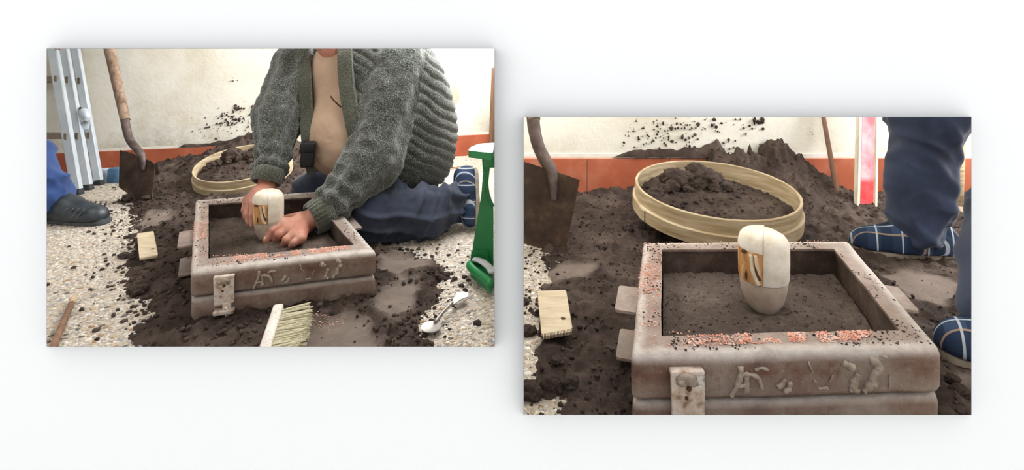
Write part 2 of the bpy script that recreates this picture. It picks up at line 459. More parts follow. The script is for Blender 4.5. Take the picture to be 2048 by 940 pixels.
def pin(px, py, poly):
    """inside test and signed distance (positive inside) for 2D polygon"""
    poly = np.asarray(poly, float); n = len(poly)
    ins = np.zeros(len(px), bool); d = np.full(len(px), 1e9)
    for i in range(n):
        x0, y0 = poly[i]; x1, y1 = poly[(i + 1) % n]
        c = ((y0 > py) != (y1 > py)) & (px < (x1 - x0) * (py - y0) / ((y1 - y0) + 1e-15) + x0)
        ins ^= c
        ex, ey = x1 - x0, y1 - y0; L = ex * ex + ey * ey + 1e-15
        t = np.clip(((px - x0) * ex + (py - y0) * ey) / L, 0, 1)
        d = np.minimum(d, np.hypot(px - x0 - t * ex, py - y0 - t * ey))
    return np.where(ins, d, -d)
def sstep(a, b, x):
    t = np.clip((x - a) / (b - a), 0, 1); return t * t * (3 - 2 * t)

# ---- signed distance bodies
def cap(P, a, b, ra, rb):
    a = np.asarray(a, float); b = np.asarray(b, float); ab = b - a
    t = np.clip(((P - a) @ ab) / (ab @ ab + 1e-12), 0, 1)
    return np.linalg.norm(P - a - t[:, None] * ab, axis=1) - (ra + (rb - ra) * t)
def ell(P, c, r):
    r = np.asarray(r, float); q = (P - np.asarray(c, float))
    k0 = np.linalg.norm(q / r, axis=1); k1 = np.linalg.norm(q / (r * r), axis=1) + 1e-9
    return k0 * (k0 - 1) / k1
def smin(a, b, k):
    h = np.clip(.5 + .5 * (b - a) / k, 0, 1); return b + (a - b) * h - k * h * (1 - h)
def body_sdf(prims, k):
    def f(P):
        d = None
        for p in prims:
            e = cap(P, *p[1:5]) if p[0] == 'c' else ell(P, p[1], p[2])
            kk = p[-1] if (p[0] == 'c' and len(p) > 5) or (p[0] == 'e' and len(p) > 3) else k
            d = e if d is None else smin(d, e, kk)
        return d
    return f
def surface(f, lo, hi, res, refine=1):
    """surface nets over a box"""
    lo = np.asarray(lo, float); hi = np.asarray(hi, float)
    N = np.ceil((hi - lo) / res).astype(int) + 1
    ax = [lo[i] + np.arange(N[i]) * res for i in range(3)]
    D = np.empty(N)
    for i in range(N[0]):
        yy, zz = np.meshgrid(ax[1], ax[2], indexing='ij')
        D[i] = f(np.stack([np.full(yy.size, ax[0][i]), yy.ravel(), zz.ravel()], 1)).reshape(N[1], N[2])
    D[D == 0] = 1e-9
    S = D < 0
    n = N - 1
    acc = np.zeros((*n, 3)); cnt = np.zeros(n)
    sl = lambda a, b: slice(a, None if b == 0 else b)
    for axis in range(3):
        o = [0, 0, 0]; o[axis] = 1
        A = D[:D.shape[0] - o[0], :D.shape[1] - o[1], :D.shape[2] - o[2]]
        B = D[o[0]:, o[1]:, o[2]:]
        X = (A < 0) != (B < 0)
        t = np.where(X, A / np.where(X, A - B, 1), 0)
        other = [q for q in range(3) if q != axis]
        for da in (0, 1):
            for db in (0, 1):
                off = [0, 0, 0]; off[other[0]] = da; off[other[1]] = db
                s = tuple(slice(off[q], off[q] + n[q]) for q in range(3))
                x = X[s]; cnt += x
                for q in range(3):
                    acc[..., q] += np.where(x, t[s] if q == axis else off[q], 0)
    M = cnt > 0
    idx = -np.ones(n, int); idx[M] = np.arange(M.sum())
    I = np.argwhere(M)
    V = lo + (I + acc[M] / cnt[M][:, None]) * res
    F = []
    for axis in range(3):
        o1, o2 = [(1, 2), (2, 0), (0, 1)][axis]
        A = np.take(S, range(0, N[axis] - 1), axis); B = np.take(S, range(1, N[axis]), axis)
        E = np.argwhere(A != B)
        E = E[(E[:, o1] > 0) & (E[:, o2] > 0) & (E[:, o1] < N[o1] - 1) & (E[:, o2] < N[o2] - 1)]
        flip = A[tuple(E.T)]
        e1 = np.zeros(3, int); e1[o1] = 1; e2 = np.zeros(3, int); e2[o2] = 1
        q = np.stack([idx[tuple((E - e1 - e2).T)], idx[tuple((E - e2).T)], idx[tuple(E.T)], idx[tuple((E - e1).T)]], 1)
        q[~flip] = q[~flip][:, ::-1]
        F.append(q)
    return V, np.vstack(F)
def normals(V, F):
    F = np.asarray(F); n = np.cross(V[F[:, 2]] - V[F[:, 0]], V[F[:, 3]] - V[F[:, 1]])
    N = np.zeros_like(V)
    for k in range(4): np.add.at(N, F[:, k], n)
    return N / (np.linalg.norm(N, axis=1)[:, None] + 1e-12)
def relax(V, F, it=2, w=.5):
    F = np.asarray(F)
    for _ in range(it):
        A = np.zeros_like(V); c = np.zeros(len(V))
        for k in range(4):
            i, j = F[:, k], F[:, (k + 1) % 4]
            np.add.at(A, i, V[j]); np.add.at(A, j, V[i]); np.add.at(c, i, 1); np.add.at(c, j, 1)
        V = V * (1 - w) + w * A / np.maximum(c, 1)[:, None]
    return V
def bounds(prims, pad):
    lo = np.full(3, 1e9); hi = -lo
    for p in prims:
        if p[0] == 'c':
            for q, r in ((p[1], p[3]), (p[2], p[4])): lo = np.minimum(lo, np.asarray(q) - r); hi = np.maximum(hi, np.asarray(q) + r)
        else: lo = np.minimum(lo, np.asarray(p[1]) - p[2]); hi = np.maximum(hi, np.asarray(p[1]) + p[2])
    return lo - pad, hi + pad
def flesh(prims, k, res, fold=None, cut=None, it=2):
    f0 = body_sdf(prims, k)
    f = (lambda P: np.maximum(f0(P), cut(P))) if cut else f0
    lo, hi = bounds(prims, res * 3)
    V, F = surface(f, lo, hi, res)
    V = relax(V, F, it)
    if fold is not None:
        N = normals(V, F); V = V + N * fold(V)[:, None]
    return V, F
def blob(c, r, seed=0, sub=2, amp=.25, sc=3.0, squash=(1, 1, 1)):
    bm = bmesh.new(); bmesh.ops.create_icosphere(bm, subdivisions=sub, radius=1)
    V, F = bm_geo(bm)
    V = V * (1 + amp * fbm(V + seed * 7.7, sc / 2, 5, .6))[:, None]
    return np.asarray(c) + V * r * np.asarray(squash), F
OCT = np.array([[1, 0, 0], [-1, 0, 0], [0, 1, 0], [0, -1, 0], [0, 0, 1], [0, 0, -1]], float)
OCTF = np.array([[0, 2, 4], [2, 1, 4], [1, 3, 4], [3, 0, 4], [2, 0, 5], [1, 2, 5], [3, 1, 5], [0, 3, 5]])
def icos(sub):
    bm = bmesh.new(); bmesh.ops.create_icosphere(bm, subdivisions=sub, radius=1); V, F = bm_geo(bm); return V, np.array(F)
ICO = icos(1)
def scatter(C, R, base=None, squash=(1, 1, 1), jit=.25, rot=True):
    """many small grains as one geometry (numpy)"""
    bV, bF = base if base is not None else (OCT, OCTF)
    C = np.asarray(C, float); n = len(C); R = np.broadcast_to(np.asarray(R, float), (n,))
    a = rng.uniform(0, 2 * math.pi, n); ca, sa = np.cos(a), np.sin(a)
    S = np.asarray(squash) * (1 + rng.uniform(-jit, jit, (n, 3)))
    V = bV[None] * (R[:, None] * S)[:, None, :]
    X = V[..., 0] * ca[:, None] - V[..., 1] * sa[:, None]; Y = V[..., 0] * sa[:, None] + V[..., 1] * ca[:, None]
    V = np.stack([X, Y, V[..., 2]], -1)
    V = V * (1 + rng.uniform(-jit, jit, (n, len(bV), 1)) * .6)
    V += C[:, None, :]
    F = bF[None] + (np.arange(n) * len(bV))[:, None, None]
    return V.reshape(-1, 3), F.reshape(-1, bF.shape[1])
# ---------------------------------------------------------------- the setting
YP, YC = 0.65, 0.625                                  # partition face, front edge of the added shade casings
OPEN = {'left': (93.5, 97.5, 989.0, 693.0), 'right': (1047.5, 234.5, 1942.5, 829.5)}
def struct(name, geo, mat, smooth=False, parent=None):
    o = obj(name, geo, mat, parent, org=None if parent else (0, 0, 0), smooth=smooth)
    if parent is None: o['kind'] = 'structure'
    return o
def slab(x0, x1, y0, y1, z0, z1):
    return box(((x0 + x1) / 2, (y0 + y1) / 2, (z0 + z1) / 2), ((x1 - x0) / 2, 0, 0), (0, (y1 - y0) / 2, 0), (0, 0, (z1 - z0) / 2))
def rect(o, Y):
    u0, v0, u1, v1 = o
    return (u0 - CX) / FPX * Y, (u1 - CX) / FPX * Y, HC - (v1 - VH) / FPX * Y, HC - (v0 - VH) / FPX * Y
WT = 1.5; XL, XR = -3.05, 2.35; T = .008
def front_wall():                                     # one sheet with two splayed openings
    V = []
    for Y in (YP, YP + T):
        l, r = rect(OPEN['left'], Y), rect(OPEN['right'], Y)
        for x in (XL, l[0], l[1], r[0], r[1], XR):
            for z in (0, r[2], l[2], r[3], l[3], WT): V.append((x, Y, z))
    idx = lambda k, i, j: k * 36 + i * 6 + j
    hole = lambda i, j: (i == 1 and j in (2, 3)) or (i == 3 and j in (1, 2))
    solid = lambda i, j: 0 <= i < 5 and 0 <= j < 5 and not hole(i, j)
    F = []
    for i in range(5):
        for j in range(5):
            if hole(i, j): continue
            F.append([idx(0, i, j), idx(0, i + 1, j), idx(0, i + 1, j + 1), idx(0, i, j + 1)])
            F.append([idx(1, i, j), idx(1, i, j + 1), idx(1, i + 1, j + 1), idx(1, i + 1, j)])
            for di, dj, p, q in ((-1, 0, (0, 1), (0, 0)), (1, 0, (1, 0), (1, 1)), (0, -1, (0, 0), (1, 0)), (0, 1, (1, 1), (0, 1))):
                if not solid(i + di, j + dj):
                    a, b = (i + p[0], j + p[1]), (i + q[0], j + q[1])
                    F.append([idx(0, *b), idx(0, *a), idx(1, *a), idx(1, *b)])
    return np.array(V), F
struct('wall_front', front_wall(), 'white_wall')
def shade_casing(name, o):
    a = rect(o, YC); b = rect(o, YP + .002); e = .0002
    def loop(r, Y, g): return [(r[0] - g, Y, r[2] - g), (r[1] + g, Y, r[2] - g), (r[1] + g, Y, r[3] + g), (r[0] - g, Y, r[3] + g)]
    V = loop(a, YC, 0) + loop(a, YC, e) + loop(b, YP + .002, 0) + loop(b, YP + .002, e)
    F = []
    for i in range(4):
        j = (i + 1) % 4
        F += [[i, j, 4 + j, 4 + i], [4 + i, 4 + j, 12 + j, 12 + i], [i, 8 + i, 8 + j, j]]
    struct(name, (np.array(V), F), 'shade_casing')
shade_casing('shade_trim_1', OPEN['left']); shade_casing('shade_trim_2', OPEN['right'])  # added raised edges that shape the soft shade on the front wall
def yw(x): return 2.869 + (x + 2.358) * .2664          # back wall of the left bay
YB = 2.08                                              # back wall of the right bay
xd = lambda y: -.026 * y                               # divider
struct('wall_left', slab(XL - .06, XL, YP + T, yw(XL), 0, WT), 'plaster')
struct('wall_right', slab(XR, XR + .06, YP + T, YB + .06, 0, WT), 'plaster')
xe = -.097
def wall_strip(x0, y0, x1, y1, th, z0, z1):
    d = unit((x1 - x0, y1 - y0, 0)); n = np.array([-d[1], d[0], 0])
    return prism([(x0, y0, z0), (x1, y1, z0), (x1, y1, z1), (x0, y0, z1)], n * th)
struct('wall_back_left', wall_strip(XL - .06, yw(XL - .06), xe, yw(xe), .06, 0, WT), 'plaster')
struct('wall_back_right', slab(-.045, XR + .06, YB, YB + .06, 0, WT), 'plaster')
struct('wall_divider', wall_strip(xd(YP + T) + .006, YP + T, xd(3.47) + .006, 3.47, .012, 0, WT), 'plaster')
FL_L = struct('floor_left', slab(XL, -.012, YP + T, 3.52, -.06, 0), 'floor')
FL_R = struct('floor_right', slab(-.012, XR, YP + T, YB, -.06, ZR), 'floor')
struct('floor_front', slab(-3.1, 2.4, -2.6, YP, -.06, 0), 'ground')

# skirtings: terracotta tiles with fine joints, white line of paint on top
def skirting(name, x0, y0, x1, y1, zb, h, tile):
    n = int(np.hypot(x1 - x0, y1 - y0) / tile); d = unit((x1 - x0, y1 - y0, 0)); nn = np.array([d[1], -d[0], 0])
    A = np.array([x0, y0, zb]); Lg = np.hypot(x1 - x0, y1 - y0); w = Lg / n
    r = struct(name, prism([A, A + d * Lg, A + d * Lg + (0, 0, h), A + (0, 0, h)], nn * .004), 'grout')
    for i in range(n):
        c = A + d * (i + .5) * w + nn * (.0075 + .0006 * random.random()) + np.array((0, 0, h / 2 - .002))
        obj('tile', box(c, d * (w / 2 - .0012), nn * .0055, (0, 0, h / 2 - .002), .002), 'terracotta', r, smooth=False)
    return r
struct('shade_ceiling_left', slab(XL, -.05, YP + T, 3.52, WT, WT + .04), 'plaster')  # unseen cover, added to cut ambient light in the left bay
struct('shade_ceiling_right', slab(-.05, XR, YP + T, YB, WT, WT + .04), 'plaster')  # same added cover, holds ambient light down in the right bay
skirting('baseboard_left', XL, yw(XL), xe - .012, yw(xe - .012), 0, .143, .42)
skirting('baseboard_right', -.03, YB, XR, YB, ZR, .158, .33)
o = struct('trim_3', prism([(XL, yw(XL), .143), (xe - .02, yw(xe - .02), .143), (xe - .02, yw(xe - .02), .152), (XL, yw(XL), .152)], (0, -.004, 0)), 'grout')
o = struct('trim_4', slab(-.03, XR, YB - .005, YB, ZR + .158, ZR + .172), 'grout')

# ---------------------------------------------------------------- embedded pebbles of the aggregate floors
def pebbles(poly, zf, n_stuff, parent, n_parts, rmin, rmax, keep=None):
    P = np.array(poly); lo, hi = P.min(0), P.max(0)
    tot = n_stuff + n_parts; pts = np.zeros((0, 2))
    while len(pts) < tot:
        q = rng.uniform(lo, hi, (tot * 2, 2)); q = q[pin(q[:, 0], q[:, 1], P) > 0]
        pts = np.vstack([pts, q])
    pts = pts[:tot]
    # drop centres that crowd one another
    cell = {}; ok = []
    r = rng.uniform(rmin, rmax, len(pts)) * np.where(rng.random(len(pts)) < .12, 1.35, 1)
    for i, (x, y) in enumerate(pts):
        k = (int(x / (rmax * 1.3)), int(y / (rmax * 1.3)))
        if k in cell: continue
        cell[k] = i; ok.append(i)
    pts, r = pts[ok], r[ok]
    if keep is not None:
        m = keep(pts); pts, r = pts[m], r[m]
    order = np.argsort(-(r / pts[:, 1]))               # largest in the picture first
    big, rest = order[:n_parts], order[n_parts:]
    bases = []
    for m in PEB:
        V, F = icos(1); V = V * (1 + rng.uniform(-.16, .16, (len(V), 1))) * (1, .74, .34)
        me = bpy.data.meshes.new('pebble'); me.from_pydata(V.tolist(), [], F.tolist()); me.materials.append(m); me.shade_smooth(); bases.append(me)
    for i in big:
        o = bpy.data.objects.new('pebble', bases[rng.integers(len(bases))])
        COL.objects.link(o); o.parent = parent
        o.location = (*pts[i], zf - .0005); o.scale = (r[i],) * 3; o.rotation_euler = (0, 0, rng.uniform(0, 6.28))
    C = np.column_stack([pts[rest], np.full(len(rest), zf - .0003)])
    g = scatter(C, r[rest], ICO, (1, .74, .32), .16)
    o = obj('small_pebbles', g, 'pebble', parent); o['kind'] = 'stuff'
    pal = np.array([rgb(*c) for c in [(204, 198, 188), (178, 168, 156), (142, 132, 124), (192, 170, 140), (104, 98, 94), (226, 222, 216), (168, 138, 106), (162, 163, 168), (198, 192, 182), (186, 180, 172)]])
    cattr(o, 'tint', np.repeat(pal[rng.integers(len(pal), size=len(rest))], len(ICO[0]), 0))
GL = lambda pts, z=0: np.array([G(u, v, z)[:2] for u, v in pts])
SAND_L = GL([(318, 338), (285, 372), (246, 402), (276, 425), (268, 455), (272, 500), (258, 516), (276, 540), (262, 570), (292, 600), (290, 660), (308, 730), (842, 730), (836, 660), (858, 610), (897, 560), (872, 525), (800, 505), (700, 480), (690, 400), (672, 325)])
def sl_dist(p): return pin(p[:, 0], p[:, 1], SAND_L)
pebbles(GL([(60, 730), (60, 430), (250, 400), (330, 730)]), 0, 6500, FL_L, 170, .0045, .0085, lambda p: sl_dist(p) < .02)
pebbles(GL([(700, 740), (690, 430), (1000, 430), (1000, 740)]), 0, 5200, FL_L, 110, .0045, .0085, lambda p: sl_dist(p) < .02)
SAND_R = GL([(1020, 405), (1048, 480), (1108, 520), (1092, 545), (1082, 590), (1070, 640), (1085, 700), (1066, 730), (1078, 775), (1130, 800), (1140, 860), (1150, 880), (2100, 880), (2200, 391), (1020, 391)], ZR)
def sr_dist(p): return pin(p[:, 0], p[:, 1], SAND_R)
pebbles(GL([(1034, 860), (1034, 480), (1130, 480), (1160, 860)], ZR), ZR, 900, FL_R, 40, .0035, .0065, lambda p: sr_dist(p) < .02)

# ---------------------------------------------------------------- moulding sand on the floors
def smooth_print(polys, X, Y, z):
    p = np.zeros(len(X))
    for poly in polys:
        d = pin(X, Y, GL(poly, z)); p = np.maximum(p, sstep(-.012, .02, d + .012 * vnoise(np.column_stack([X, Y, X * 0]), 30)))
    return p
PRINTS_L = [[(742, 612), (768, 588), (805, 570), (838, 578), (838, 605), (815, 640), (780, 652), (752, 640)],
            [(752, 548), (762, 520), (800, 512), (836, 522), (872, 520), (850, 545), (812, 555), (835, 570), (800, 572)],
            [(272, 442), (300, 430), (345, 428), (350, 440), (318, 460), (280, 466)],
            [(600, 720), (620, 665), (690, 640), (735, 650), (760, 690), (770, 720)]]
def hl(X, Y):
    P = np.column_stack([X, Y, np.zeros(len(X))])
    d = pin(X, Y, SAND_L)
    e = sstep(-.035, .05, d + .045 * fbm(P, 9, 3) + .02 * vnoise(P, 40))
    h = .007 + .016 * (fbm(P, 7, 3) * .5 + .5) + .018 * np.maximum(0, ridge(P, 22, 3)) ** 2 + .014 * fbm(P, 38, 3) + .004 * fbm(P, 110, 1)
    pr = smooth_print(PRINTS_L, X, Y, 0)
    rim = pr * (1 - pr) * 4
    h = h * (1 - pr) + (.013 + .002 * fbm(P, 12, 2)) * pr + rim * .006
    dw = yw(X) - Y                                      # distance from the back wall
    xc = X
    heap = .14 * np.exp(-((xc + 1.60) / .26) ** 2) + .11 * np.exp(-((xc + 1.18) / .22) ** 2) + .04 * np.exp(-((xc + 2.0) / .3) ** 2)
    heap = heap * np.exp(-(np.maximum(dw, 0) / .24) ** 1.6)
    heap = heap * (1 + .35 * fbm(P, 6, 3) + .22 * ridge(P, 16, 3))
    out = (h + heap) * e - .006 * (1 - e)
    flat = np.exp(-(((X + 1.0) / .05) ** 4)) * 0
    return out + flat, e, pr
PRINTS_R = [[(1070, 548), (1120, 532), (1200, 534), (1170, 566), (1100, 572), (1075, 565)],
            [(1760, 560), (1800, 545), (1880, 560), (1930, 580), (1900, 620), (1820, 610)],
            [(1890, 760), (1930, 745), (1960, 765), (1950, 790), (1900, 785)]]
def hr(X, Y):
    P = np.column_stack([X, Y, np.full(len(X), 5.0)])
    d = pin(X, Y, SAND_R)
    e = sstep(-.02, .03, d + .03 * fbm(P, 12, 3) + .014 * vnoise(P, 50))
    h = .005 + .014 * (fbm(P, 9, 3) * .5 + .5) + .015 * np.maximum(0, ridge(P, 26, 3)) ** 2 + .012 * fbm(P, 46, 3) + .003 * fbm(P, 125, 1)
    pr = smooth_print(PRINTS_R, X, Y, ZR)
    h = h * (1 - pr) + (.010 + .002 * fbm(P, 16, 2)) * pr
    dw = YB - Y
    heap = .235 * np.exp(-((X - 1.10) / .19) ** 2) + .15 * np.exp(-((X - .84) / .15) ** 2) + .03 * np.exp(-((X - .45) / .25) ** 2)
    heap = heap * np.exp(-(np.maximum(dw, 0) / (.15 + .04 * sstep(1.15, 1.35, X))) ** 1.5)
    heap = heap * (.92 + .22 * fbm(P, 9, 4) + .10 * ridge(P, 26, 3))
    return ZR + (h + heap) * e - .006 * (1 - e), e, pr
def sheet(name, fn, x0, x1, y0, y1, step, mat, label, valid):
    xs = np.arange(x0, x1, step); ys = np.arange(y0, y1, step)
    X, Y = np.meshgrid(xs, ys, indexing='ij'); X = X.ravel(); Y = Y.ravel()
    Z, e, pr = fn(X, Y)
    ny = len(ys); I = np.arange(len(X)).reshape(len(xs), ny)
    q = np.stack([I[:-1, :-1].ravel(), I[1:, :-1].ravel(), I[1:, 1:].ravel(), I[:-1, 1:].ravel()], 1)
    use = (e[q].max(1) > .02) & valid(X, Y)[q].all(1)
    q = q[use]; ids = np.unique(q); mp = -np.ones(len(X), int); mp[ids] = np.arange(len(ids))
    o = obj(name, (np.column_stack([X, Y, Z])[ids], mp[q]), mat)
    fattr(o, 'dry', np.clip(pr[ids] * .85, 0, 1))
    return props(o, label, 'sand', None, 'stuff')
SL = sheet('moulding_sand', hl, -2.5, -.1, 1.1, 3.42, .0068, 'sand', 'dark brown moulding sand strewn over the floor around the kneeling man', lambda X, Y: (Y < yw(X) - .004))
SR = sheet('moulding_sand', hr, .0, 2.1, .72, 2.078, .006, 'sand', 'dark brown moulding sand heaped against the wall behind the standing legs', lambda X, Y: (X > xd(Y) + .01))
def crumbs(name, fn, n, poly, r0, r1, label, valid, parent=None):
    P = np.array(poly); lo, hi = P.min(0) - .05, P.max(0) + .05
    q = rng.uniform(lo, hi, (n * 4, 2)); d = pin(q[:, 0], q[:, 1], P)
    w = np.where(d > 0, .35 + .65 * np.exp(-d / .12), np.exp(d / .05)) * (.4 + .6 * (vnoise(np.column_stack([q, q[:, 0] * 0]), 7) > -.1))
    q = q[(rng.random(len(q)) < w)]; q = q[valid(q[:, 0], q[:, 1])][:n]
    h, e, pr = fn(q[:, 0], q[:, 1]); k = rng.random(len(q)) > pr * .9; q, h = q[k], h[k]
    base = ZR if fn is hr else 0
    h = np.maximum(h, base)
    r = r0 + (r1 - r0) * rng.random(len(q)) ** 3
    o = obj(name, scatter(np.column_stack([q, h + r * .35]), r, ICO, (1, .9, .75), .3), 'sand_damp')
    return props(o, label, 'sand', None, 'stuff')
crumbs('sand_crumbs', hl, 9000, SAND_L, .0014, .009, 'loose crumbs of dark sand scattered around the kneeling man', lambda X, Y: (Y < yw(X) - .02))
crumbs('sand_crumbs', hr, 8000, SAND_R, .001, .006, 'loose crumbs of dark sand scattered around the standing legs', lambda X, Y: (X > xd(Y) + .02) & (Y < YB - .02) & (X < 2.0))
ORD = 'first second third fourth fifth sixth seventh eighth ninth tenth eleventh twelfth thirteenth fourteenth fifteenth'.split()
def clods(pts, fn, zf, label, group, seed):
    pts = sorted(pts)
    for i, (u, v, r) in enumerate(pts):
        g = G(u, v, zf); x, y = g[:2]; h = max(fn(np.array([x]), np.array([y]))[0][0], zf)
        o = obj('sand_clod', blob((x, y, h + r * .45), r, seed + i, 4, .6, 4, (1.1, 1, .75)), 'sand_damp')
        props(o, ORD[i] + label, 'clod', group)
clods([(271, 592, .020), (284, 588, .014), (250, 516, .016), (243, 514, .011), (264, 518, .012), (262, 476, .012), (254, 405, .018), (292, 410, .016), (892, 553, .010), (909, 560, .008), (882, 548, .009), (936, 562, .006), (955, 649, .009), (930, 582, .007), (862, 560, .012)],
      hl, 0, ' loose floor clod from the left around the kneeling man', 'loose sand clods by the kneeling man', 10)
clods([(1062, 794, .020), (1098, 785, .014), (1048, 608, .012), (1056, 668, .015), (1064, 666, .011), (1140, 782, .013), (1113, 740, .010), (1204, 505, .012), (1090, 520, .010), (1255, 470, .016), (1920, 800, .012), (1905, 775, .010)],
      hr, ZR, ' loose floor clod from the left in the standing legs scene', 'loose sand clods by the standing legs', 60)
# splashes of sand stuck to the plaster
def splatter(name, spots, fn, label):
    C = []; R = []
    for x, z, s, n, r in spots:
        a = rng.normal(0, s, (n, 2)); 
        for dx, dz in a:
            rr_ = r * (.35 + rng.random() ** 2); C.append((x + dx, fn(x + dx) - .0005 - rr_ * .45, z + dz * .8)); R.append(rr_)
    o = obj(name, scatter(C, R, ICO, (1, .5, .9), .3), 'sand_damp'); props(o, label, 'sand', None, 'stuff')
def wp(u, v):
    x = (u - CX) / FPX * 3.1
    for _ in range(8): x = (u - CX) / FPX * yw(x)
    return x, HC - (v - VH) / FPX * yw(x)
splatter('sand_splashes', [(*wp(458, 239), .03, 46, .009), (*wp(476, 217), .012, 18, .009), (*wp(508, 215), .008, 8, .008), (*wp(430, 256), .05, 34, .005), (*wp(480, 240), .07, 40, .004), (*wp(500, 245), .02, 12, .006), (*wp(410, 275), .05, 20, .004), (*wp(470, 161), .012, 4, .006), (*wp(515, 250), .05, 26, .007)], lambda x: yw(x), 'specks of sand stuck to the plaster left of the kneeling man')
wr = lambda u, v: ((u - CX) / FPX * YB, HC - (v - VH) / FPX * YB)
splatter('sand_splashes', [(*wr(1290, 275), .05, 40, .005), (*wr(1330, 285), .05, 40, .006), (*wr(1270, 262), .03, 16, .004), (*wr(1345, 248), .03, 18, .007), (*wr(1380, 262), .04, 26, .007), (*wr(1422, 246), .02, 10, .007), (*wr(1480, 240), .03, 16, .006), (*wr(1515, 246), .012, 14, .009), (*wr(1430, 285), .05, 26, .006), (*wr(1620, 262), .02, 4, .003)], lambda x: YB, 'specks of sand stuck to the plaster above the skirting and the sieve')
# ridges of sand resting on the skirting tops
def ledge(name, fn, x0, x1, zt, hgt, label, dep=.02):
    xs = np.arange(x0, x1, .006); V = []; n = 7
    for x in xs:
        y = fn(x); t = (x - x0) / (x1 - x0)
        h = hgt(t) * (1 + .3 * float(fbm(np.array([[x, 0, zt]]), 14, 3)[0]) + .15 * float(vnoise(np.array([[x, 1, zt]]), 60)[0])) * sstep(1, .88, t) * sstep(0, .04, t)
        for k in range(n):
            a = k / (n - 1) * math.pi / 2
            V.append((x, y - .002 - dep * math.cos(a) * (.6 + h * 8), zt - .004 + h * math.sin(a)))
    V = np.array(V); F = []
    for i in range(len(xs) - 1):
        for k in range(n - 1): F.append([i * n + k, (i + 1) * n + k, (i + 1) * n + k + 1, i * n + k + 1])
    N = fbm(V, 50, 3); V[:, 1] -= np.abs(N) * .006; V[:, 2] += N * .004
    o = obj(name, (V, F), 'sand_damp'); props(o, label, 'sand', None, 'stuff')
ledge('sand_ridge', yw, wp(360, 290)[0], wp(600, 290)[0], .15, lambda t: .012 + .075 * sstep(.2, .75, t), 'ridge of dark sand on the skirting beside the man in the cardigan')
ledge('sand_ridge', lambda x: YB, wr(1226, 300)[0], wr(1460, 300)[0], ZR + .165, lambda t: .03 * sstep(0, .2, t) + .035 * sstep(.5, 1, t), 'ridge of dark sand along the skirting behind the larger sieve')
